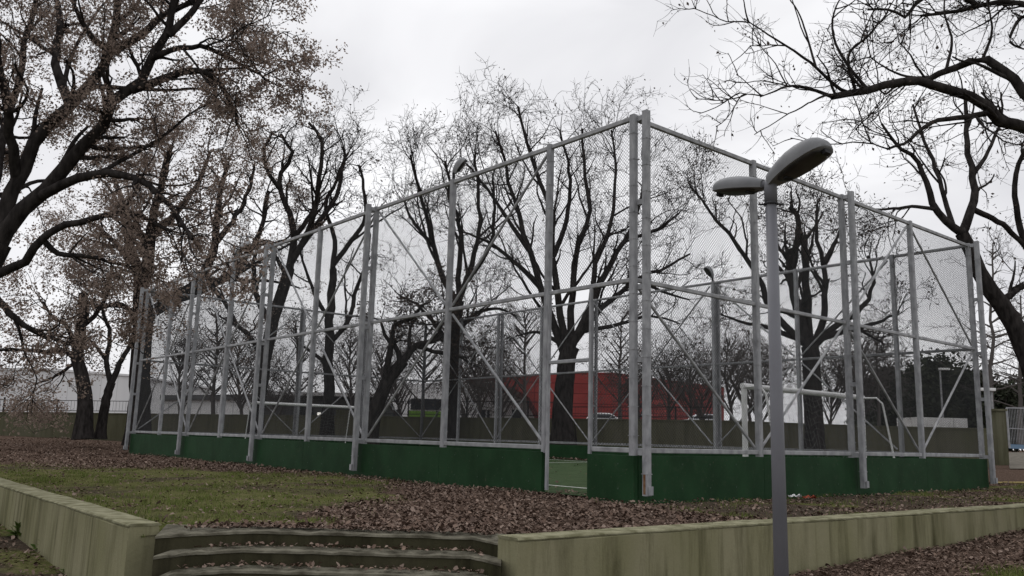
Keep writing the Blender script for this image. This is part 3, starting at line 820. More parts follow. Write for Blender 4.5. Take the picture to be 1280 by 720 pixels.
b = MB(); block(b, [(200, 500), (200, 494), (334, 492.5), (334, 499)], 79.6, 13); b.build('roof', M['greyroof'], ph2)
pv = empty('pavilion', tuple(at(400, 525, 62)), 'dark low pavilion with a pale roof edge behind the distant goal', 'building')
b = MB(); block(b, [(325, 540), (325, 497), (472, 500), (472, 541)], 62, 8); b.build('wall', M['greyroof'], pv)
b = MB(); block(b, [(320, 493), (320, 488.5), (478, 492), (478, 496.5)], 61.4, 9); b.build('roof_edge', M['pale'], pv)
b = MB(); block(b, [(370, 531), (370, 505), (392, 505.5), (392, 531)], 61.93, .2); b.build('door', M['dark'], pv)
b = MB(); block(b, [(420, 532), (420, 512), (446, 512.5), (446, 532)], 61.93, .2); b.build('shutter', M['farwall'], pv)
b = MB(); block(b, [(396.5, 519.5), (396.5, 515.5), (400.5, 515.5), (400.5, 519.5)], 61.8, .12); lw = b.build('lit_lamp', M['white'], pv)
ml = mat('lit_lamp_glow', (.9, .9, .85)); ml.node_tree.nodes['Principled BSDF'].inputs['Emission Color'].default_value = (1, .97, .9, 1); ml.node_tree.nodes['Principled BSDF'].inputs['Emission Strength'].default_value = .8
lw.data.materials[0] = ml

# bus with its lights on
def bus():
    Y = 66
    a, c = at(509, 536, Y), at(546, 506, Y)
    x0, x1, z0, z1 = a[0], c[0] + .9, a[2] - .2, c[2]
    root = empty('parked_bus', (x0, Y, z0), 'green and white bus beyond the boundary wall, with lit headlights', 'bus')
    b = MB(); b.obox(((x0 + x1) / 2, Y + 4, z0 + .95), (1, 0, 0), (0, 1, 0), (0, 0, 1), (x1 - x0) / 2, 4, .62, .06); b.build('lower_body', M['busgreen'], root, bevel=.08)
    b = MB(); b.obox(((x0 + x1) / 2, Y + 4.03, (z0 + 1.57 + z1) / 2), (1, 0, 0), (0, 1, 0), (0, 0, 1), (x1 - x0) / 2 - .03, 4, (z1 - z0 - 1.57) / 2, .06); b.build('upper_body', M['hall'], root, bevel=.12)
    b = MB(); b.obox(((x0 + x1) / 2, Y + .01, z0 + 2.1), (1, 0, 0), (0, 1, 0), (0, 0, 1), (x1 - x0) / 2 - .2, .03, .42); b.build('windscreen', M['glass'], root)
    b = MB(); b.obox((x0 + .02, Y + 4.2, z0 + 2.1), (1, 0, 0), (0, 1, 0), (0, 0, 1), .03, 3.4, .4); b.build('side_window', M['glass'], root)
    for x in (x0 + .3, x1 - .3):
        b = MB(); b.tube([(x, Y - .03, z0 + .8), (x, Y + .02, z0 + .8)], .11, 12); o = b.build('headlight', ml, root)
        for yy in (Y + 1.4, Y + 6.2):
            b = MB(); b.tube([(x - .12, yy, z0 + .42), (x + .12, yy, z0 + .42)], .46, 16); b.build('wheel', M['tyre'], root)
bus()
def car(px, py, Y, colr, label, face=1):
    c = at(px, py, Y); x, z = c[0], float(c[2])
    root = empty('parked_car', (x, Y, z), label, 'car', 'cars parked beyond the boundary wall')
    mm = mat('car_paint', colr, .3, 0, .5)
    b = MB(); pr = [(-2.1, .3), (-2.1, .72), (-1.95, .86), (-1.1, .92), (1.0, .92), (1.95, .82), (2.1, .62), (2.1, .3)]
    k = len(pr); V = [(x + face * p, Y - .82, z + q) for p, q in pr] + [(x + face * p, Y + .82, z + q) for p, q in pr]
    b.add(V, [(i, (i + 1) % k, k + (i + 1) % k, k + i) for i in range(k)] + [tuple(range(k - 1, -1, -1)), tuple(range(k, 2 * k))]); b.build('body', mm, root, bevel=.06)
    b = MB(); pr = [(-1.7, .925), (-1.25, 1.36), (-.9, 1.44), (.3, 1.44), (.6, 1.36), (1.25, .925)]
    k = len(pr); V = [(x + face * p, Y - .74 + .1 * (q > 1), z + q) for p, q in pr] + [(x + face * p, Y + .74 - .1 * (q > 1), z + q) for p, q in pr]
    b.add(V, [(i, (i + 1) % k, k + (i + 1) % k, k + i) for i in range(k)] + [tuple(range(k - 1, -1, -1)), tuple(range(k, 2 * k))]); cb = b.build('cabin', mm, root, bevel=.04)
    b = MB(); V = [(x + face * p, Y - .765 + (.09 if q > 1.1 else 0), z + q) for p, q in [(-1.45, .97), (-1.12, 1.33), (.42, 1.33), (.98, .97)]]
    b.add(V + [(a_, b_ + .05, c_) for a_, b_, c_ in V], [(3, 2, 1, 0), (4, 5, 6, 7), (0, 1, 5, 4), (1, 2, 6, 5), (2, 3, 7, 6), (3, 0, 4, 7)]); b.build('side_window', M['glass'], cb)
    for dx in (-1.3, 1.3):
        for yy in (-.75, .75):
            b = MB(); b.tube([(x + dx, Y + yy - .1, z + .32), (x + dx, Y + yy + .1, z + .32)], .32, 16); b.build('wheel', M['tyre'], root)
    return root
car(756, 536, 80, (.68, .68, .68), 'white car beyond the wall in front of the red building, left of the corner post')
car(877, 536, 85, (.5, .51, .53), 'silver car beyond the wall at the right end of the red building', -1)

# white container on the rise at right
c = at(1178, 541, 46)
ct = empty('site_container', tuple(c), 'long white container beyond the wall at right, before the dark evergreens', 'container')
a_, b_ = at(1147, 541, 46), at(1209, 523, 46)
for x0, x1 in ((a_[0], a_[0] + (b_[0] - a_[0]) * .72), (a_[0] + (b_[0] - a_[0]) * .735, b_[0])):
    b = MB(); b.obox(((x0 + x1) / 2, 47.2, (a_[2] + b_[2]) / 2), (1, 0, 0), (0, 1, 0), (0, 0, 1), (x1 - x0) / 2, 1.2, (b_[2] - a_[2]) / 2, 0)
    n = int((x1 - x0) / .22)
    for i in range(n): b.obox((x0 + (i + .5) * (x1 - x0) / n, 45.985, (a_[2] + b_[2]) / 2), (1, 0, 0), (0, 1, 0), (0, 0, 1), .05, .02, (b_[2] - a_[2]) / 2 - .08)
    b.build('container_body', M['white'], ct)

# gate pillar and metal gate at right
p0 = at(1251, 566, 33)
pil = empty('gate_pillar', (p0[0], p0[1], p0[2] - .3), 'greenish square gate pillar at right with a flat cap', 'pillar')
t0 = at(1251, 514, 33)
b = MB(); b.obox((p0[0], p0[1], (p0[2] + t0[2]) / 2 - .3), (1, 0, 0), (0, 1, 0), (0, 0, 1), .19, .19, (t0[2] - p0[2]) / 2 + .3); b.build('shaft', M['farwall'], pil)
b = MB(); b.obox((p0[0], p0[1], t0[2] + .04), (1, 0, 0), (0, 1, 0), (0, 0, 1), .24, .24, .038); b.build('cap', M['farwall'], pil)
M['gateblue'] = mat('gate_blue_paint', (.16, .24, .34), .5)
g0, g1 = at(1262, 560, 40), at(1330, 563, 40); gz = at(1270, 510, 40)[2]
gg = empty('metal_gate', tuple(g0), 'pale metal gate of tubes with a blue kick plate, right of the pillar', 'gate')
b = MB()
for t in (0, .33, .66, 1.):
    p = g0 + (g1 - g0) * t; b.bar(p, (p[0], p[1], gz), .07, .07)
b.bar((g0[0], g0[1], gz), (g1[0], g1[1], gz), .06, .06); b.bar(g0 + (0, 0, .9), g1 + (0, 0, .9), .04, .04)
b.build('frame', M['galv'], gg)
b = MB()
for t in np.linspace(.02, .98, 34):
    p = g0 + (g1 - g0) * t; b.bar(p + (0, 0, .2), (p[0], p[1], gz), .014, .014)
b.build('bars', M['rail'], gg)
b = MB(); b.bar(g0 + (0, .04, .08), g1 + (0, .04, .08), .2, .03, (0, 0, 1)); b.build('kick_plate', M['gateblue'], gg)

# far slim lamps
def far_lamp(px, ytop, Y, ybot, label, hd=1):
    p = at(px, ybot, Y); t = at(px, ytop, Y)
    root = empty('street_lamp', (p[0], p[1], p[2] - .5), label, 'street lamp', 'slim lamps in the distance')
    b = MB(); b.tube([(p[0], p[1], p[2] - .5), (p[0], p[1], t[2])], [.07, .045], 10); b.build('pole', M['rail'], root)
    b = MB(); b.obox((p[0] + hd * .25, p[1], t[2] + .03), (1, 0, 0), (0, 1, 0), (0, 0, 1), .3, .12, .06, .02); b.build('lamp_head', M['white'], root, bevel=.03)
far_lamp(1180, 462, 50, 545, 'slim far street lamp rising from the dark evergreens at right')
far_lamp(1244, 488, 36, 560, 'short lamp with a white head above the gate pillar', -.6)
far_lamp(607, 478, 60, 545, 'slim far street lamp before the white hall', .6)

# small white sign on a post
s0 = at(709, 548, 41.5)
sg = empty('notice_sign', (s0[0], s0[1], s0[2] - .3), 'small white notice on a thin post left of the red building', 'sign')
b = MB(); t = at(709, 509, 41.5); b.bar((s0[0], s0[1], s0[2] - .4), (s0[0], s0[1], t[2]), .035, .035); b.build('post', M['rail'], sg)
b = MB(); b.obox((s0[0] - .02, s0[1] - .03, at(709, 505.5, 41.5)[2]), (1, 0, 0), (0, 1, 0), (0, 0, 1), .17, .015, .15); b.build('sign_board', M['white'], sg)
for px, tx, lab in ((714, 716, 'dark stake leaning right beside the notice sign'), (722, 718, 'dark stake leaning left beside the notice sign')):
    a_, b_ = at(px, 556, 40.4), at(tx, 527, 40.4)
    b = MB(); b.tube([a_ + (0, 0, -.3), b_], .035, 6); tag(b.build('stake', M['twig']), lab, 'stake')

# ------------------------------------------------------------------ trees
def tubes(P, R, k):
    """P (n,m,3) centre lines, R (n,m) radii -> vertices, quads"""
    n, m_, _ = P.shape
    T = np.gradient(P, axis=1); T /= np.linalg.norm(T, axis=2)[..., None] + 1e-9
    ref = np.where(np.abs(T[:, :1, 2:3]) < .8, np.array([0, 0, 1.]), np.array([1., 0, 0]))
    X = np.cross(T, np.broadcast_to(ref, T.shape)); X /= np.linalg.norm(X, axis=2)[..., None] + 1e-9
    Yv = np.cross(T, X)
    a = np.arange(k) * 2 * math.pi / k
    V = P[:, :, None, :] + R[:, :, None, None] * (X[:, :, None, :] * np.cos(a)[None, None, :, None] + Yv[:, :, None, :] * np.sin(a)[None, None, :, None])
    idx = np.arange(n * m_ * k).reshape(n, m_, k)
    q = np.stack([idx[:, :-1], np.roll(idx, -1, 2)[:, :-1], np.roll(idx, -1, 2)[:, 1:], idx[:, 1:]], -1).reshape(-1, 4)
    return V.reshape(-1, 3), q
def resample(p, n):
    p = np.asarray(p, float)
    # Catmull-Rom through the points, then even spacing
    q = np.vstack([2 * p[0] - p[1], p, 2 * p[-1] - p[-2]]); o = []
    for i in range(1, len(q) - 2):
        for t in np.linspace(0, 1, 9)[:-1]:
            a, b, c, d = q[i - 1], q[i], q[i + 1], q[i + 2]
            o.append(.5 * ((2 * b) + (c - a) * t + (2 * a - 5 * b + 4 * c - d) * t * t + (3 * b - a - 3 * c + d) * t ** 3))
    o.append(p[-1]); o = np.array(o)
    s = np.concatenate([[0], np.cumsum(np.linalg.norm(np.diff(o[:, :3], axis=0), axis=1))])
    return np.stack([np.interp(np.linspace(0, s[-1], n), s, o[:, j]) for j in range(o.shape[1])], 1)
def spawn(rg, P, R, per_m, tmin, ang, lfun, rr, rmin, n, wig, up, tips=0):
    """children of the branches P,R"""
    L = np.linalg.norm(np.diff(P, axis=1), axis=2).sum(1)
    m_ = P.shape[1]
    cnt = rg.poisson(np.maximum(L * per_m * (1 - tmin), .0)) + tips
    par = np.repeat(np.arange(len(P)), cnt)
    if len(par) == 0: return np.zeros((0, n, 3)), np.zeros((0, n))
    t = tmin + (1 - tmin) * rg.random(len(par))
    if tips:
        first = np.concatenate([[0], np.cumsum(cnt)[:-1]])
        for k in range(tips): t[first + k] = .93 + .07 * rg.random(len(first))
    f = t * (m_ - 1); i = np.minimum(f.astype(int), m_ - 2); w_ = (f - i)[:, None]
    S = P[par, i] * (1 - w_) + P[par, i + 1] * w_
    T = P[par, i + 1] - P[par, i]; T /= np.linalg.norm(T, axis=1)[:, None] + 1e-9
    r0 = R[par, i] * (1 - w_[:, 0]) + R[par, i + 1] * w_[:, 0]
    q = rg.normal(size=T.shape); q -= T * (q * T).sum(1)[:, None]; q /= np.linalg.norm(q, axis=1)[:, None] + 1e-9
    a = np.radians(rg.uniform(ang[0], ang[1], len(par)))[:, None]
    D = T * np.cos(a) + q * np.sin(a)
    D[:, 2] += up * .6; D /= np.linalg.norm(D, axis=1)[:, None]
    ln = lfun(rg, t, L[par])
    out = np.zeros((len(par), n, 3)); out[:, 0] = S; p = S.copy(); step = (ln / (n - 1))[:, None]
    for k in range(1, n):
        D = D + rg.normal(0, wig, D.shape); D[:, 2] += up * .25; D /= np.linalg.norm(D, axis=1)[:, None]
        p = p + D * step; out[:, k] = p
    rs = np.maximum(np.minimum(r0 * rr, r0), rmin)
    Rr = rs[:, None] * np.linspace(1, .35, n)[None, :]; Rr = np.maximum(Rr, rmin * .6)
    return out, Rr
def leaves(rg, P, cnt, size, spread):
    n, m_, _ = P.shape
    sel = rg.permutation(n)[:max(1, int(n * .75))]; b = sel[rg.integers(0, len(sel), cnt)]; f = rg.random(cnt) * (m_ - 1); i = np.minimum(f.astype(int), m_ - 2); w_ = (f - i)[:, None]
    c = P[b, i] * (1 - w_) + P[b, i + 1] * w_ + rg.normal(0, spread, (cnt, 3))
    a = rg.normal(size=(cnt, 3)); a /= np.linalg.norm(a, axis=1)[:, None]
    q = rg.normal(size=(cnt, 3)); q -= a * (q * a).sum(1)[:, None]; q /= np.linalg.norm(q, axis=1)[:, None]
    s = (size * (.45 + 1.3 * rg.beta(1.6, 2.6, cnt)))[:, None]
    nrm = np.cross(a, q) * s * .18
    V = np.stack([c - a * s * .5, c + q * s * .3 + nrm, c + a * s * .5, c - q * s * .3 + nrm], 1).reshape(-1, 3)
    k = np.arange(cnt)[:, None] * 4
    return V, np.concatenate([k + np.array([0, 1, 2]), k + np.array([0, 2, 3])])

def tree(name, label, Y, limbs, seed, base=None, lv=(1.0, 1.0, 1.0, 1.0), scale=1.0, nleaf=0, leafmat='darkleaf', lsize=.09, up=.12, wig=.2, spread=.12, tmin=.3, twr=.006, group=None, cat='tree', sub=1.0, gn=.006, barkm='bark', twigm='twig'):
    """limbs: list of (points [(px,py[,depth])], r0 px, r1 px, depth drift per metre); the first is the trunk"""
    rg = np.random.default_rng(seed)
    MP = 14
    Ps, Rs, SP = [], [], []
    ppm = F_PX / Y
    pix, dep = np.zeros((0, 2)), np.zeros(0)
    for li, (pp, r0, r1, drift) in enumerate(limbs):
        q = np.array([(a[0], a[1], 0) for a in pp], float); d0 = 0.0
        if li:
            k = np.argmin(((pix - q[0, :2]) ** 2).sum(1)); d0 = dep[k]
            if np.hypot(*(pix[k] - q[0, :2])) < 14: q[0, :2] = pix[k]
        w3 = np.array([at(a[0], a[1], Y) for a in q])
        ss = np.concatenate([[0], np.cumsum(np.linalg.norm(np.diff(w3, axis=0), axis=1))])
        qq = np.stack([q[:, 0], q[:, 1], d0 + drift * ss], 1)
        dn = resample(qq, 40); pix = np.vstack([pix, dn[:, :2]]); dep = np.concatenate([dep, dn[:, 2]])
        w3 = np.array([at(a[0], a[1], Y + a[2]) for a in qq])
        rp = resample(w3, MP)
        jit = rg.normal(0, 1, (MP, 3)) * (gn * ss[-1] if li else .004 * ss[-1]) * np.minimum(1, np.linspace(0, 3, MP))[:, None]; rp = rp + jit
        Ps.append(rp); Rs.append(np.linspace(r0, r1, MP) / ppm)
        if li == 0: # flare at the root
            Rs[-1] = Rs[-1] * (1 + .45 * np.exp(-np.linspace(0, 1, MP) * 9))
    P, R = np.array(Ps), np.array(Rs)
    root_loc = P[0, 0]
    root = empty(name, tuple(root_loc), label, cat, group)
    S = scale
    B0, B0r = (P[1:], R[1:]) if len(P) > 1 else (P, R)
    s0, q0 = spawn(rg, B0, B0r, .42 * sub / S, .12, (18, 48), lambda g, t, L: np.minimum(g.uniform(1.6, 4.2, len(t)) * S, L * .75) * (1.15 - .75 * t), .54, .016 * S ** .5, 12, wig * .62, up, 1)
    PA = [(B0, B0r), (s0, q0)]
    s1l = [spawn(rg, p_, r_, 1.0 * lv[0] / S, tmin if i == 0 else .15, (28, 68), lambda g, t, L: g.uniform(.8, 2.2, len(t)) * S * (1.15 - .5 * t), .48, .012, 9, wig, up, 1) for i, (p_, r_) in enumerate(PA)]
    s1 = np.concatenate([a for a, _ in s1l]); q1 = np.concatenate([a for _, a in s1l])
    s2, q2 = spawn(rg, s1, q1, 2.0 * lv[1] / S, .15, (30, 75), lambda g, t, L: g.uniform(.35, 1.15, len(t)) * S * (1.15 - .5 * t), .52, .009, 6, wig * 1.15, up, 1)
    s3, q3 = spawn(rg, s2, q2, 2.9 * lv[2] / S, .1, (25, 75), lambda g, t, L: g.uniform(.2, .65, len(t)) * S, .6, twr, 4, wig * 1.2, up, 1)
    s4, q4 = spawn(rg, s3, q3, 2.4 * lv[3] / S, .1, (25, 75), lambda g, t, L: g.uniform(.12, .4, len(t)) * S, .7, twr * .8, 3, wig, up, 0)
    V1, F1 = tubes(P, R, 10); V0, F0 = tubes(s0, q0, 7); V2, F2 = tubes(s1, q1, 5)
    np_mesh('trunk', np.concatenate([V1, V0, V2]), np.concatenate([F1, F0 + len(V1), F2 + len(V1) + len(V0)]), M[barkm], root, True)
    A = [tubes(s2, q2, 4), tubes(s3, q3, 3)] + ([tubes(s4, q4, 3)] if len(s4) else [])
    Vs, Fs, n = [], [], 0
    for v, f in A: Vs.append(v); Fs.append(f + n); n += len(v)
    crown = np_mesh('crown', np.concatenate(Vs), np.concatenate(Fs), M[twigm], root)
    if nleaf:
        src = s3
        v, f = leaves(rg, src, nleaf, lsize, spread)
        lo = np_mesh('leaves', v, f, M[leafmat], None)
        lo.data.transform(Matrix.Translation(-Vector(root_loc))); lo.parent = crown; 
    return root

# brown-leaved oak whose trunk stands just outside the frame at left
tree('oak_tree', 'nearest brown-leaved oak reaching in from the left edge of the photo', 15.5, [
    ([(-95, 640), (-85, 520), (-60, 420), (-25, 350), (0, 305)], 24, 15, 0),
    ([(0, 305), (5, 270), (20, 225), (50, 165), (85, 135), (120, 98), (136, 70), (143, 38), (146, -5), (150, -60)], 10.5, 3.5, .1),
    ([(-8, 318), (15, 275), (50, 245), (80, 215), (112, 172), (145, 135), (166, 110), (188, 75), (210, 45), (222, -5), (235, -60)], 11, 3, -.1),
    ([(50, 245), (100, 222), (165, 220), (210, 255), (240, 300)], 7, 2, -.4),
    ([(165, 112), (210, 97), (240, 87), (270, 100), (290, 130), (296, 155)], 6, 2, .1),
    ([(144, 68), (175, 45), (205, 20), (245, 0), (275, -30)], 6, 2.5, .3),
    ([(190, 78), (225, 60), (260, 60), (300, 80), (335, 100)], 4, 1.5, -.2),
    ([(210, 45), (240, 15), (260, -15)], 5, 3, .1),
    ([(-20, 355), (25, 330), (52, 300), (85, 280), (125, 272), (170, 268), (215, 290)], 6.5, 1.8, -.3),
    ([(52, 300), (75, 318), (110, 320), (160, 335)], 4, 1.5, .3),
    ([(-30, 340), (-10, 250), (10, 150), (30, 60), (50, -20)], 8, 3, .4),
    ([(20, 225), (10, 140), (-5, 60), (-10, -30)], 7, 3, -.5),
    ([(-20, 350), (10, 390), (45, 415), (90, 430)], 6, 1.5, .2),
    ([(85, 135), (70, 80), (75, 20), (60, -30)], 7, 3, .5),
    ([(136, 70), (110, 40), (90, 0)], 5, 2, -.3),
], 21, scale=.8, nleaf=84000, leafmat='leaf', lsize=.054, spread=.075, lv=(1.3, 1.2, 1.2, .5), up=.03, sub=1.3, wig=.17)

tree('oak_tree', 'brown-leaved oak behind the far left corner of the court fence', 40, [
    ([(172, 556), (175, 480), (178, 420), (178, 362)], 13, 11, 0),
    ([(178, 370), (170, 330), (160, 290), (150, 245), (140, 215)], 8, 2.5, .2),
    ([(178, 365), (188, 310), (192, 260), (205, 215), (215, 180)], 8, 2.5, -.3),
    ([(183, 395), (215, 375), (250, 350), (268, 305), (272, 255), (284, 205)], 8, 2.5, -.2),
    ([(215, 375), (255, 362), (300, 330), (325, 290), (335, 240)], 6, 2, .3),
    ([(192, 300), (225, 260), (250, 225), (262, 190)], 5, 2, .3),
    ([(170, 330), (140, 300), (118, 280)], 5, 2, -.2),
    ([(180, 400), (150, 380), (125, 385), (100, 372)], 4, 1.5, -.3),
    ([(268, 305), (295, 270), (312, 235), (318, 205)], 4, 1.5, .1),
    ([(250, 350), (275, 370), (300, 410)], 4, 1.5, .3),
], 22, scale=1.45, nleaf=33000, leafmat='leaf', lsize=.088, spread=.15, lv=(1.0, 1.1, 1.0, .6), up=.05, twr=.011, sub=1.1)

tree('oak_tree', 'broken-topped tree left of the court fence, before the boundary wall', 38, [
    ([(104, 549), (106, 500), (103, 470), (97, 450), (101, 420), (105, 366)], 9.5, 5.5, 0),
    ([(97, 450), (80, 438), (55, 440), (25, 436), (0, 438)], 4, 1.5, -.2),
    ([(98, 440), (85, 410), (65, 395), (50, 375)], 3.5, 1.2, .1),
    ([(103, 410), (122, 390), (135, 360), (140, 330)], 3.5, 1.2, -.1),
    ([(96, 452), (70, 470), (45, 480)], 2.5, 1, .2),
], 23, scale=1.5, nleaf=7000, leafmat='leaf', lsize=.11, spread=.2, lv=(1.2, .9, .8, .5), up=0, twr=.012)
tree('oak_tree', 'small forked tree right beside the broken-topped one at left', 39, [
    ([(125, 549), (129, 520), (134, 495), (139, 478)], 6, 5, 0),
    ([(139, 480), (150, 455), (163, 430), (170, 400)], 4, 1.8, .1),
    ([(138, 480), (133, 450), (138, 420), (128, 390), (132, 355)], 3.5, 1.5, -.1),
    ([(136, 450), (118, 430), (110, 425)], 2.5, 1.5, .2),
], 24, scale=1.5, nleaf=9000, leafmat='leaf', lsize=.11, spread=.22, lv=(1.2, 1.1, .8, .5), up=0, twr=.012)

tree('bare_tree', 'bare gnarled tree leaning right, seen through the left half of the fence', 41, [
    ([(318, 556), (322, 500), (335, 430), (348, 380), (362, 335)], 9, 7, 0),
    ([(362, 335), (367, 295), (362, 265), (352, 240), (352, 215), (363, 195), (352, 168)], 5, 2, .1),
    ([(365, 330), (385, 290), (396, 250), (400, 215), (404, 180), (388, 152)], 4.5, 1.8, -.2),
    ([(375, 310), (400, 275), (420, 245), (428, 215), (430, 185)], 4, 1.8, .25),
    ([(366, 300), (395, 255), (400, 215)], 3.5, 2, .5),
    ([(352, 240), (335, 215), (330, 190), (340, 165)], 3, 1.5, -.3),
    ([(340, 410), (320, 370), (318, 330), (325, 290)], 4.5, 1.5, -.3),
    ([(355, 345), (338, 310), (325, 300)], 3, 1.2, .3),
    ([(330, 450), (312, 420), (290, 400), (275, 360)], 4, 1.2, .2),
], 25, scale=1.3, nleaf=900, lsize=.11, spread=.15, lv=(1.25, 1.3, 1.35, 1.2), wig=.2, twr=.011)
tree('bare_tree', 'slim upright bare tree between the leaning trees at left', 42, [
    ([(408, 553), (411, 480), (412, 400), (416, 335)], 7.5, 4.5, 0),
    ([(416, 335), (418, 300), (411, 275), (407, 255), (420, 225), (432, 195)], 3.5, 1.5, .2),
    ([(417, 330), (440, 300), (455, 275), (455, 235), (448, 205)], 3.5, 1.5, -.1),
    ([(413, 400), (395, 370), (383, 340), (375, 315)], 3, 1.2, -.2),
    ([(412, 430), (435, 400), (450, 350), (462, 310), (460, 270)], 3.5, 1.2, .2),
    ([(411, 460), (390, 440), (372, 430)], 3, 1.2, .2),
], 26, scale=1.3, nleaf=900, lsize=.11, spread=.15, lv=(1.25, 1.3, 1.35, 1.2), wig=.2, twr=.011)
tree('bare_tree', 'low tree leaning sharply right behind the middle of the fence', 41, [
    ([(460, 554), (468, 520), (482, 480), (505, 450)], 10, 7, 0),
    ([(505, 450), (520, 432), (545, 425), (565, 410)], 5, 1.8, .1),
    ([(500, 455), (495, 435), (482, 420), (476, 400)], 4, 1.5, -.2),
    ([(478, 485), (485, 455), (490, 425), (496, 405), (515, 398), (528, 380)], 5, 1.8, -.3),
    ([(512, 440), (512, 415), (520, 395)], 3, 1.2, .4),
    ([(520, 432), (545, 440), (565, 442), (590, 455)], 3, 1.2, .2),
], 27, scale=1.1, nleaf=5000, lsize=.11, spread=.2, lv=(1.2, 1.2, 1.0, .8), wig=.24, twr=.011)
tree('bare_oak_tree', 'bare oak with a narrow upright crown left of the tallest bare oak', 43, [
    ([(560, 556), (566, 470), (568, 420), (574, 375)], 9, 7, 0),
    ([(572, 385), (552, 340), (540, 300), (530, 260), (520, 225), (512, 195)], 4.5, 1.5, .1),
    ([(574, 375), (573, 330), (576, 290), (562, 240), (558, 200)], 4, 1.5, -.2),
    ([(574, 375), (590, 330), (600, 280), (597, 230), (592, 190)], 4, 1.5, .25),
    ([(540, 310), (515, 275), (505, 250)], 3, 1.2, -.2),
    ([(580, 350), (612, 310), (618, 260), (616, 215)], 3.5, 1.3, -.1),
    ([(568, 420), (590, 395), (620, 385), (645, 395)], 3.5, 1.2, .2),
    ([(567, 440), (540, 400), (520, 380), (500, 370)], 3.5, 1.2, .2),
], 28, scale=1.25, nleaf=1500, lsize=.10, spread=.18, sub=1.5, lv=(1.3, 1.3, 1.4, 1.3), wig=.14, up=.16, twr=.011)
tree('bare_oak_tree', 'tallest bare oak, spreading high behind the gateway in the middle', 40, [
    ([(703, 560), (704, 500), (708, 455), (714, 432)], 13.80, 11.05, 0),
    ([(706, 450), (694, 410), (676, 360), (660, 310), (645, 255), (630, 205), (618, 165)], 5.60, 1.44, .1),
    ([(710, 440), (697, 380), (692, 320), (690, 270), (672, 220), (655, 165), (648, 130)], 5.20, 1.44, -.15),
    ([(716, 435), (714, 370), (722, 310), (735, 265), (730, 210), (727, 160)], 5.20, 1.44, .2),
    ([(718, 435), (738, 385), (760, 335), (785, 295), (800, 250), (805, 210)], 5.60, 1.44, -.1),
    ([(720, 432), (752, 385), (795, 350), (830, 335), (862, 318)], 4.80, 1.28, .2),
    ([(676, 360), (640, 325), (605, 300), (578, 290)], 3.60, 1.20, -.2),
    ([(660, 310), (625, 260), (600, 225), (575, 195)], 3.20, 1.12, .3),
    ([(738, 385), (745, 330), (765, 270), (770, 210), (765, 165)], 4.00, 1.20, .35),
    ([(692, 320), (710, 270), (712, 215), (700, 165)], 3.60, 1.20, -.4),
    ([(785, 300), (825, 285), (850, 265)], 2.80, 0.96, -.2),
    ([(730, 415), (775, 405), (815, 395), (850, 405)], 3.20, 0.96, -.1),
    ([(700, 430), (672, 415), (645, 420)], 3.20, 0.96, .2),
    ([(795, 350), (830, 365), (862, 375)], 2.80, 0.96, .2),
], 29, scale=1.3, nleaf=2600, lsize=.10, spread=.18, sub=1.6, lv=(1.35, 1.3, 1.4, 1.3), wig=.13, up=.15, twr=.011, gn=.004)
tree('pollarded_tree', 'thick pollarded tree with cut stubs behind the near goal', 32, [
    ([(1019, 575), (1017, 520), (1015, 470), (1012, 432)], 11.5, 10.5, 0),
    ([(1008, 440), (1000, 400), (990, 350), (984, 312)], 7, 4.5, .1),
    ([(990, 350), (996, 300), (996, 268), (986, 258)], 4.2, 3, -.2),
    ([(1012, 436), (1009, 380), (1007, 330), (1005, 294)], 5.5, 4.2, .3),
    ([(1018, 440), (1030, 400), (1032, 350), (1026, 310), (1018, 275), (1022, 258)], 5, 1.5, -.2),
    ([(1026, 330), (1045, 300), (1052, 280)], 3, 1.2, .2),
    ([(1022, 440), (1040, 412), (1065, 395), (1085, 375), (1092, 345), (1085, 318)], 5, 1.3, .1),
    ([(1005, 435), (975, 402), (958, 375), (942, 335), (910, 292), (885, 262), (866, 232)], 5, 1.2, -.1),
    ([(1000, 425), (960, 410), (920, 400), (900, 390)], 4, 1, .3),
    ([(1030, 425), (1065, 412), (1100, 402), (1125, 390)], 4.5, 1.2, -.2),
    ([(1060, 405), (1080, 415), (1105, 430)], 3, 1, -.2),
    ([(984, 330), (972, 305), (970, 285)], 2.5, 1, .2),
], 30, scale=.9, nleaf=3500, lsize=.09, spread=.16, lv=(1.15, 1.1, 1.2, 1.2), wig=.24, twr=.009)
tree('bare_tree', 'bare tree at right with a leaning trunk passing behind the fence corner', 24, [
    ([(1345, 610), (1318, 530), (1285, 445), (1262, 395), (1238, 362), (1222, 335), (1203, 292)], 17, 8, 0),
    ([(1203, 292), (1187, 280), (1170, 262), (1158, 228), (1145, 198), (1120, 182), (1103, 155)], 5.5, 1.5, -.1),
    ([(1202, 292), (1218, 248), (1216, 212), (1208, 176), (1210, 140), (1206, 110)], 6, 2, .2),
    ([(1190, 285), (1178, 240), (1168, 205), (1150, 160), (1140, 130)], 3.5, 1.5, .3),
    ([(1170, 262), (1140, 258), (1105, 262), (1070, 258)], 2.6, .9, -.3),
    ([(1215, 262), (1255, 282), (1290, 318)], 4, 3, .3),
    ([(1285, 310), (1270, 262), (1269, 215), (1282, 185), (1300, 140)], 4.5, 2, -.2),
    ([(1212, 220), (1235, 190), (1250, 150), (1252, 115)], 3, 1.2, .2),
    ([(1250, 380), (1275, 360), (1300, 350)], 5, 3, .3),
], 31, scale=.95, nleaf=1200, lsize=.08, spread=.1, lv=(1.2, 1.2, 1.2, 1.1), wig=.2, up=.06, sub=.75, twr=.007)
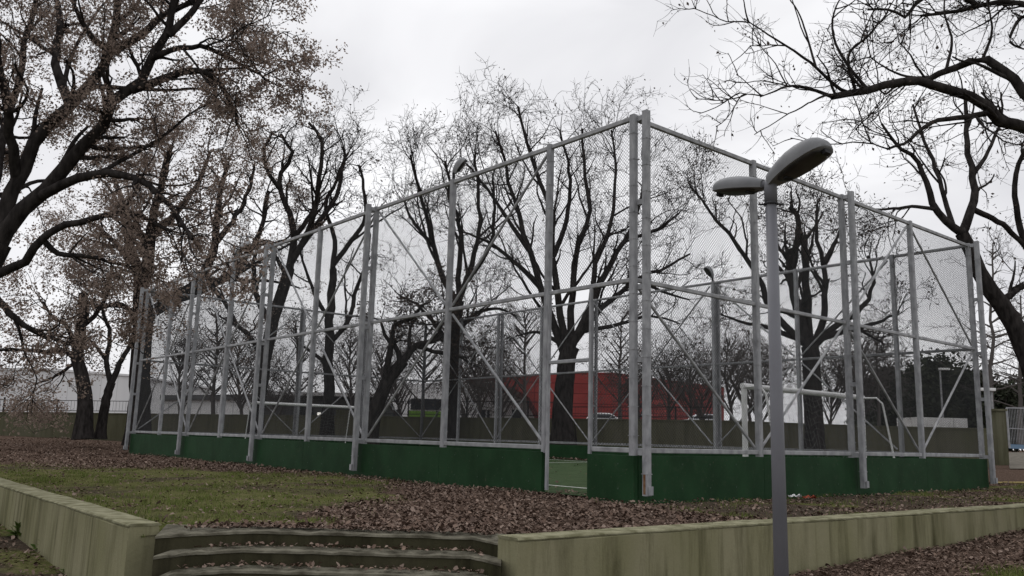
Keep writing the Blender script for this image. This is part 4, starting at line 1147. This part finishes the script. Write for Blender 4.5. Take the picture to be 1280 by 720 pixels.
tree('bare_tree', 'nearest bare tree at right, its arching limb reaching in above the street lamp', 12.5, [
    ([(1430, 720), (1400, 480), (1375, 300), (1340, 200), (1300, 165)], 26, 12, 0),
    ([(1310, 172), (1280, 159), (1246, 150), (1230, 128), (1204, 118), (1150, 102), (1110, 106), (1082, 112), (1040, 121)], 8.5, 4.0, -.15),
    ([(1350, 215), (1310, 150), (1280, 116), (1254, 87), (1226, 74), (1192, 84), (1158, 101)], 9.5, 4, .1),
    ([(1238, 145), (1205, 147), (1174, 150), (1150, 163), (1132, 178), (1108, 186)], 4, 1.5, -.3),
    ([(1340, 150), (1310, 30), (1280, 6), (1250, 2), (1226, 8), (1190, 16), (1150, 20)], 7, 2, .3),
    ([(1226, 8), (1190, -8), (1150, 0), (1132, 22), (1112, 12), (1085, 12)], 4, 1.5, .1),
    ([(1060, 117), (1045, 108), (1018, 82), (990, 62), (962, 45), (930, 22)], 2.4, .7, -.2),
    ([(1082, 110), (1062, 85), (1045, 55), (1040, 25), (1055, -10)], 2.4, .8, .2),
    ([(1070, 112), (1060, 70), (1085, 45), (1110, 15)], 2.2, .8, -.3),
    ([(1042, 121), (1015, 112), (985, 108), (950, 122)], 2.5, .7, .1),
    ([(1300, 40), (1280, 20), (1262, 50), (1275, 60)], 3, 1.5, 0),
    ([(1160, 100), (1120, 108), (1108, 118), (1095, 108)], 2.6, 1, .1),
    ([(1185, 88), (1190, 50), (1180, 15), (1185, -20)], 2.2, .8, .3),
    ([(1020, 85), (1010, 50), (1000, 20), (985, -5)], 1.6, .7, .2),
    ([(1225, 76), (1240, 40), (1235, 0)], 2.2, .8, -.2),
], 32, scale=.66, nleaf=900, lsize=.05, spread=.05, lv=(1.3, 1.5, 1.5, 1.1), wig=.12, up=.10, tmin=.12, twr=.0042, gn=.003, sub=.55)

# bare larches and slim background trees, straight stems with many fine side shoots
def slim(name, label, px, ybase, ytop, Y, seed, width_px, r=3.0, nleaf=0, leafmat='darkleaf', up=.1, n=None, group=None):
    rg = np.random.default_rng(seed); limbs = [([(px, ybase), (px + rg.normal(0, 2), (ybase * 2 + ytop) / 3), (px + rg.normal(0, 2), (ybase + 2 * ytop) / 3), (px + rg.normal(0, 1), ytop)], r, .8, 0)]
    H = ybase - ytop
    for k in range(n or 22):
        t = .25 + .7 * rg.random(); y0 = ybase - H * t; s = rg.choice([-1, 1]); ln = width_px * (1.15 - t) * rg.uniform(.6, 1.1)
        limbs.append(([(px, y0), (px + s * ln * .5, y0 - up * ln * 1.2 - 2), (px + s * ln, y0 - up * ln * 2.5 - 3)], r * .4, .5, rg.uniform(-1, 1)))
    return tree(name, label, Y, limbs, seed, scale=1.1, sub=.5, lv=(.6, .8, .9, .5), nleaf=nleaf, leafmat=leafmat, lsize=.12, spread=.15, twr=.012, up=.08, tmin=.1, group=group, barkm='hazed_twig', twigm='hazed_twig')
slim('larch_tree', 'bare larch rising behind the gate pillar at right', 1241, 560, 305, 44, 51, 48, 3.2)
slim('larch_tree', 'shorter bare larch behind the gate at the right edge', 1276, 560, 370, 50, 52, 40, 3.0)
slim('bare_tree', 'slender bare sapling right of the pollarded tree', 1098, 556, 410, 40, 53, 22, 2.2)
slim('bare_tree', 'small bushy bare tree before the red building, right of the corner post', 838, 545, 455, 46, 54, 36, 2.6, up=.7)
slim('bare_tree', 'bushy bare tree at the right end of the red building', 912, 548, 425, 50, 55, 30, 2.4, up=.8, nleaf=500)
slim('bare_tree', 'slim bare tree before the left end of the white hall', 530, 548, 400, 55, 56, 36, 2.8, up=.4, nleaf=600)
slim('bare_tree', 'slim bare tree with withered leaves before the red wedge', 655, 548, 385, 55, 57, 42, 2.8, up=.4, nleaf=1600)
slim('bare_tree', 'slim bare tree behind the distant goal', 372, 545, 400, 55, 58, 34, 2.6, up=.4, nleaf=700)
slim('bare_tree', 'slim bare tree with withered leaves behind the left fence bays', 268, 545, 385, 56, 59, 40, 2.8, up=.4, nleaf=1500)
slim('bare_tree', 'slim bare tree right of the tallest oak, above the red building', 776, 545, 395, 56, 60, 40, 2.6, up=.4, nleaf=1200)

for i, (px, yt, Y, wpx, nl, lab) in enumerate([
    (478, 440, 54, 30, 500, 'bushy bare tree left of the green bus'), (497, 470, 60, 24, 0, 'lowest bushy bare tree just left of the green bus'), (596, 430, 57, 34, 1400, 'bushy tree with withered leaves left of the red wedge'),
    (628, 460, 58, 26, 300, 'low bushy bare tree before the white hall'), (862, 452, 50, 26, 0, 'bushy bare tree before the windows of the red building'), (938, 450, 47, 28, 300, 'bushy bare tree behind the left post of the near goal'),
    (1076, 430, 52, 30, 900, 'bushy bare tree left of the slender sapling at right'),
    (300, 430, 57, 30, 1300, 'bushy tree with withered leaves above the low white building'), (440, 425, 58, 30, 1200, 'bushy tree with withered leaves behind the pavilion'), (225, 440, 57, 30, 1200, 'bushy tree with withered leaves left of the low white building')]):
    slim('bare_tree', lab, px, 548, yt, Y, 200 + i, wpx, 2.4, up=.7, nleaf=nl, n=26)
for i, (px, yt, Y, wpx, lab) in enumerate([(800, 488, 44, 30, 'low twiggy shrub right behind the corner post'), (880, 492, 43, 30, 'low twiggy shrub before the silver car'), (950, 488, 42, 36, 'low twiggy shrub behind the left half of the near goal'), 
    (1040, 484, 41, 36, 'low twiggy shrub behind the right half of the near goal'), (1078, 476, 41, 34, 'low twiggy shrub behind the right post of the near goal'), (345, 496, 50, 30, 'low twiggy shrub before the pavilion'), (585, 494, 50, 28, 'low twiggy shrub before the white hall')]):
    slim('shrub', lab, px, 552, yt, Y, 300 + i, wpx, 2.0, up=.8, nleaf=250, n=24, group='shrubs beyond the boundary wall')
# dark evergreens behind the white container
def evergreen(px, ybase, ytop, Y, wpx, seed, label):
    rg = np.random.default_rng(seed)
    b0, t0 = at(px, ybase, Y), at(px, ytop, Y); H = t0[2] - b0[2]; Wd = wpx / F_PX * Y
    root = empty('evergreen_tree', tuple(b0), label, 'tree', 'dark evergreens at right')
    b = MB(); b.tube([b0 - (0, 0, .4), b0 * .5 + t0 * .5, t0 - (0, 0, .3)], [.16, .1, .03], 7); b.build('trunk', M['bark'], root)
    n = 11000
    cl_ = 34; cc = np.stack([rg.normal(0, .30, cl_), rg.normal(0, .30, cl_), rg.random(cl_) ** .9], 1)
    cc[:, :2] *= (1.15 - cc[:, 2:3] * .75)
    k = rg.integers(0, cl_, n); p = cc[k] + rg.normal(0, .085, (n, 3)) * (1, 1, .9) * rg.uniform(.4, 1.5, (n, 1))
    p = b0 + np.stack([p[:, 0] * Wd, p[:, 1] * Wd, p[:, 2] * H], 1)
    a = rg.normal(size=(n, 3)); a /= np.linalg.norm(a, axis=1)[:, None]; q = rg.normal(size=(n, 3)); q -= a * (q * a).sum(1)[:, None]; q /= np.linalg.norm(q, axis=1)[:, None]
    s = rg.uniform(.08, .2, n)[:, None]
    V = np.stack([p - a * s, p + q * s * .5, p + a * s, p - q * s * .5], 1).reshape(-1, 3)
    np_mesh('crown', V, np.arange(4 * n).reshape(n, 4), M['evergreen'], root)
for i, (px, yt, wp_, lab) in enumerate([(1092, 486, 44, 'lowest dark evergreen, at the left end of the row'), (1116, 470, 44, 'dark evergreen second from the left end of the row'), (1146, 466, 46, 'dark evergreen above the left end of the white container'), (1178, 457, 46, 'tallest dark evergreen, above the middle of the white container'), (1206, 468, 44, 'dark evergreen above the right end of the white container'), (1230, 470, 44, 'dark evergreen partly behind the far right fence posts'), (1262, 484, 54, 'broad dark evergreen behind the metal gate at right'), (1292, 478, 54, 'dark evergreen at the right edge, behind the metal gate')]):
    evergreen(px, 556, yt, 54 + 2 * (i % 2), wp_ * 1.25, 70 + i, lab)

# ------------------------------------------------------------------ ground cover: fallen leaves, grass, weeds, litter
def scatter(rg, n, x0, x1, y0, y1):
    return rg.uniform(x0, x1, n), rg.uniform(y0, y1, n)
def ok_court(x, y):
    u, v = cuv(x, y)
    return ~((u > -.14) & (u < 27.2) & (v > -.14) & (v < 14.3))
def in_view(x, y, m_=40):
    px = 640 + F_PX * x / np.maximum(y, .1); return (px > -m_) & (px < 1280 + m_)
rg = np.random.default_rng(90)
Vs, Fs, n0 = [], [], 0
def put_leaves(x, y, z, rg, size=(.022, .078)):
    global n0
    n = len(x); s = (size[0] + (size[1] - size[0]) * rg.beta(2, 2.4, n))[:, None]; a = rg.uniform(0, 2 * math.pi, n)
    tilt = rg.normal(0, .26, (n, 2)) * rg.uniform(.3, 1.9, (n, 1))
    ax = np.stack([np.cos(a), np.sin(a), tilt[:, 0]], 1); ay = np.stack([-np.sin(a), np.cos(a), tilt[:, 1]], 1)
    c = np.stack([x, y, z + .012 + np.abs(tilt).sum(1) * s[:, 0] * .35 + rg.random(n) * .015], 1)
    up_ = np.array([0, 0, 1.]) * s * rg.uniform(.05, .3, n)[:, None]
    wd = rg.uniform(.18, .46, n)[:, None]
    V = np.stack([c - ax * s * .5, c - ax * s * .1 + ay * s * wd + up_, c + ax * s * .5 + up_ * .4, c - ax * s * .1 - ay * s * wd + up_ * .8, c + ax * s * .2 + ay * s * wd * .8 + up_ * .9, c + ax * s * .2 - ay * s * wd * .8 + up_ * .9], 1)
    Vs.append(V.reshape(-1, 3)); k = np.arange(n)[:, None] * 6 + n0
    Fs.append(np.concatenate([k + np.array([0, 2, 1]), k + np.array([1, 2, 4]), k + np.array([0, 3, 2]), k + np.array([3, 5, 2])])); n0 += 6 * n
x, y = scatter(rg, 330000, -12, 20, 7.4, 26)
g, lf = cover(x, y)
kp = ok_court(x, y) & in_view(x, y) & on_terrace(x, y) & (rg.random(len(x)) < np.clip((lf - .18) * 1.1 * (1 - .75 * g) * (.45 + .9 * sm((vnoise(x, y, 2.6, 41) * .6 + vnoise(x, y, 7, 42) * .4 - .3) / .35)), .022, 1) * np.clip(1.35 - y / 30, .3, 1))
x, y = x[kp], y[kp]
put_leaves(x, y, zT(x, y), rg)
x, y = scatter(rg, 70000, -1, 14, 6, 17)
g, lf = cover(x, y); low = ((x - WR0[0]) * nR[0] + (y - WR0[1]) * nR[1]) < -.03
kp = low & in_view(x, y) & (x > 1.2) & (rg.random(len(x)) < lf * (1 - .8 * g))
x, y = x[kp], y[kp]; put_leaves(x, y, zL(x, y), rg)
x, y = scatter(rg, 9000, -9, -2.5, 5, 15)
low = ((x - WL0[0]) * nL[0] + (y - WL0[1]) * nL[1]) < -.03
kp = low & in_view(x, y); x, y = x[kp], y[kp]; put_leaves(x, y, zL(x, y), rg)
x, y = scatter(rg, 60000, -24, -5, 21, 46)
u, v = cuv(x, y)
kp = ok_court(x, y) & in_view(x, y) & (v < 2) & (rg.random(len(x)) < .10 + .5 * vnoise(x, y, .8, 31))
x, y = x[kp], y[kp]; put_leaves(x, y, zT(x, y), rg, (.045, .095))
n = 2600; xs = rg.uniform(-3.0, -.15, n); ys = np.interp(xs, [p[0] for p in nose], [p[1] for p in nose]) + .30 + np.abs(rg.normal(0, .35, n))
kp = on_terrace(xs, ys); put_leaves(xs[kp], ys[kp], zT(xs[kp], ys[kp]), rg)
# leaves blown against the foot of the boards and through the gateway
n = 5200; t_ = rg.random(n); off_ = -.17 - np.abs(rg.normal(0, .13, n)); sd_ = rg.random(n) < .55
u = np.where(sd_, t_ * 24, off_); v = np.where(sd_, off_, t_ * 14 - .2)
keep = rg.random(n) < .2 + .9 * vnoise(u, v, .9, 51); u, v = u[keep], v[keep]; xy = C0 + Lv * u[:, None] + Rv * v[:, None]
put_leaves(xy[:, 0], xy[:, 1], zT(xy[:, 0], xy[:, 1]) + .01, rg)
n = 260; u = rg.uniform(GR, GL, n); v = rg.normal(-.1, .35, n); xy = C0 + Lv * u[:, None] + Rv * v[:, None]
put_leaves(xy[:, 0], xy[:, 1], np.where(v > 0, turf_z(v), zT(xy[:, 0], xy[:, 1])), rg)
# leaves drifted on the step treads
for k in range(3):
    n = 170; xs = rg.uniform(-2.9, -.2, n); yb = np.interp(xs, [p[0] for p in nose], [p[1] for p in nose])
    ys = yb - .29 * k + rg.uniform(.06, .26, n) + .0
    if k == 0:
        n = 900; xs = rg.uniform(-3.1, -.1, n); yb = np.interp(xs, [p[0] for p in nose], [p[1] for p in nose]); ys = yb + .07 + (8.97 - yb - .07) * rg.random(n) ** .8
    put_leaves(xs, ys, np.full(n, -.962 - .142 * k), rg, (.03, .07))
# leaf drift along the foot of the far boards, inside the court
n = 2500; u = rg.uniform(.3, CU - .3, n); v = CV - .1 - np.abs(rg.normal(0, .35, n)); xy = C0 + Lv * u[:, None] + Rv * v[:, None]
put_leaves(xy[:, 0], xy[:, 1], turf_z(v), rg, (.06, .12))
n = 500; u = rg.uniform(.3, CU - .3, n); v = rg.uniform(.3, CV - .3, n); xy = C0 + Lv * u[:, None] + Rv * v[:, None]
put_leaves(xy[:, 0], xy[:, 1], turf_z(v), rg, (.05, .10))
lo = np_mesh('leaf_litter', np.concatenate(Vs), np.concatenate(Fs), M['litter'])
tag(lo, 'fallen brown oak leaves lying over the lawn, steps and lower ground', 'fallen leaves', kind='stuff')

def blades(rg, x, y, z, h, wd):
    n = len(x); a = rg.uniform(0, 2 * math.pi, n); ln = rg.uniform(.2, .9, n)
    hh = (h * rg.uniform(.5, 1.4, n)); w_ = wd * rg.uniform(.7, 1.4, n)
    dx, dy = np.cos(a), np.sin(a)
    b = np.stack([x, y, z - .01], 1); side_ = np.stack([-dy * w_, dx * w_, 0 * w_], 1)
    mid = b + np.stack([dx * hh * ln * .35, dy * hh * ln * .35, hh * .6], 1); tip = b + np.stack([dx * hh * ln, dy * hh * ln, hh * (1 - .25 * ln)], 1)
    V = np.stack([b - side_, b + side_, mid + side_ * .7, mid - side_ * .7, tip], 1).reshape(-1, 3)
    k = np.arange(n)[:, None] * 5
    return V, [k + np.array([0, 1, 2, 3]), k + np.array([3, 2, 4])]
x, y = scatter(rg, 800000, -13, 16, 7.4, 25)
g, lf = cover(x, y); clump = vnoise(x, y, 3.1, 21) * .6 + vnoise(x, y, 8, 22) * .4
kp = ok_court(x, y) & on_terrace(x, y) & in_view(x, y) & (rg.random(len(x)) < np.clip(g, 0, 1) * sm((clump - .3) / .35) * np.clip(1.3 - y / 26, .2, 1))
x, y = x[kp], y[kp]; hgt = .028 + .06 * sm((vnoise(x, y, 2.3, 23) - .4) / .4)
v1, f1 = blades(rg, x, y, zT(x, y), hgt, .0032)
# grass and weeds on the lower ground
x2, y2 = scatter(rg, 700000, -10, 14, 5.5, 16)
g2, _ = cover(x2, y2)
low = (((x2 - WR0[0]) * nR[0] + (y2 - WR0[1]) * nR[1]) < -.04) & (((x2 > 0) | (((x2 - WL0[0]) * nL[0] + (y2 - WL0[1]) * nL[1]) < -.04)))
kp = low & in_view(x2, y2) & ((x2 > 3) | (x2 < -2.6)) & (rg.random(len(x2)) < g2)
x2, y2 = x2[kp], y2[kp]; v2, f2 = blades(rg, x2, y2, zL(x2, y2), np.full(len(x2), .07), .0035)
# tufts along the foot of the boards
xs, ys = [], []
for k in range(46):
    if k % 2: u, v = rg.uniform(2.3, 22), -.2 - abs(rg.normal(0, .06))
    else: u, v = -.2 - abs(rg.normal(0, .06)), rg.uniform(-.2, 13)
    c = cw(u, v); n = int(rg.integers(30, 110)); xs.append(rg.normal(c[0], .10, n)); ys.append(rg.normal(c[1], .10, n))
x3, y3 = np.concatenate(xs), np.concatenate(ys); kp = ok_court(x3, y3); x3, y3 = x3[kp], y3[kp]
v3, f3 = blades(rg, x3, y3, zT(x3, y3), np.full(len(x3), .085), .0035)
o1, o2 = len(v1), len(v1) + len(v2)
go = np_mesh('grass', np.concatenate([v1, v2, v3]), [f1[0], f2[0] + o1, f3[0] + o2, f1[1], f2[1] + o1, f3[1] + o2], M['grass'])
tag(go, 'short winter grass growing in patches on the lawn and at the wall feet', 'grass', kind='stuff')

# broad-leaved weeds under the left wall
def weed(px, py, label, r, seed):
    rg = np.random.default_rng(seed)
    d = at(px, py, 1); s = -1.6 / d[2]; x, y = d[0] * s, d[1] * s
    for _ in range(6):
        s = float(zL(np.array(x), np.array(y))) / d[2]; x, y = d[0] * s, d[1] * s
    z = float(zL(np.array(x), np.array(y)))
    V, Fq = [], []
    for k in range(60):
        a = rg.uniform(0, 6.28); l = r * rg.uniform(.6, 1.7); e = rg.uniform(.3, 1.3)
        dv = np.array([math.cos(a) * math.cos(e), math.sin(a) * math.cos(e), math.sin(e)]); sv_ = np.array([-math.sin(a), math.cos(a), 0]) * l * .2
        b0 = np.array([x, y, z]) + np.array([*rg.normal(0, r * .25, 2), 0]); m1 = b0 + dv * l * .6; t1 = b0 + dv * l + (0, 0, -l * .2)
        i = len(V); V += [b0 - sv_ * .25, b0 + sv_ * .25, m1 + sv_, m1 - sv_, t1]; Fq += [(i, i + 1, i + 2, i + 3), (i + 3, i + 2, i + 4)]
    b = MB(); b.add(V, Fq); o = b.build('weed', M['weed'])
    o.data.transform(Matrix.Translation((-x, -y, -z))); o.location = (x, y, z)
    tag(o, label, 'plant', 'weeds below the left wall')
weed(30, 672, 'dark leafy weed farthest left below the left wall', .2, 1)
weed(62, 690, 'leafy weed between two others below the left wall', .16, 2)
weed(100, 716, 'leafy weed at the bottom edge nearest the left wall end', .15, 3)

# litter on the strip before the boards
def litter(px, py, colr, label, cat, seed=5):
    rg = np.random.default_rng(seed); d = at(px, py, 1); s = -1.0 / d[2]; x, y = d[0] * s, d[1] * s; z = float(zT(np.array(x), np.array(y)))
    b = MB(); n = 7; G = []
    for i in range(n):
        for j in range(n): G.append((x + (i / (n - 1) - .5) * .2 + rg.normal(0, .012), y + (j / (n - 1) - .5) * .16 + rg.normal(0, .012), z + .03 + abs(rg.normal(0, .035))))
    b.add(G, [(i * n + j, (i + 1) * n + j, (i + 1) * n + j + 1, i * n + j + 1) for i in range(n - 1) for j in range(n - 1)])
    o = b.build('litter', mat('litter_' + cat.replace(' ', '_'), colr, .6))
    o.data.transform(Matrix.Translation((-x, -y, -z))); o.location = (x, y, z)
    tag(o, label, cat)
litter(994, 623, (.75, .75, .75), 'crumpled white paper on the leaves right of the street lamp pole', 'paper')
litter(1012, 624, (.30, .07, .04), 'crumpled orange-red wrapper beside the white paper', 'wrapper')
# yellow hose or strip on the ground at right
a_, b_ = at(1244, 588, 25.5), at(1290, 592, 25.5)
b = MB(); b.tube([(p[0], p[1], float(zT(np.array(p[0]), np.array(p[1]))) + .035) for p in (a_, a_ * .66 + b_ * .34 + (0, .2, 0), a_ * .33 + b_ * .67, b_)], .028, 8)
tag(b.build('strip', mat('yellow_strip', (.42, .34, .14), .7)), 'pale yellow edging strip lying on the ground beside the fence end', 'edging')
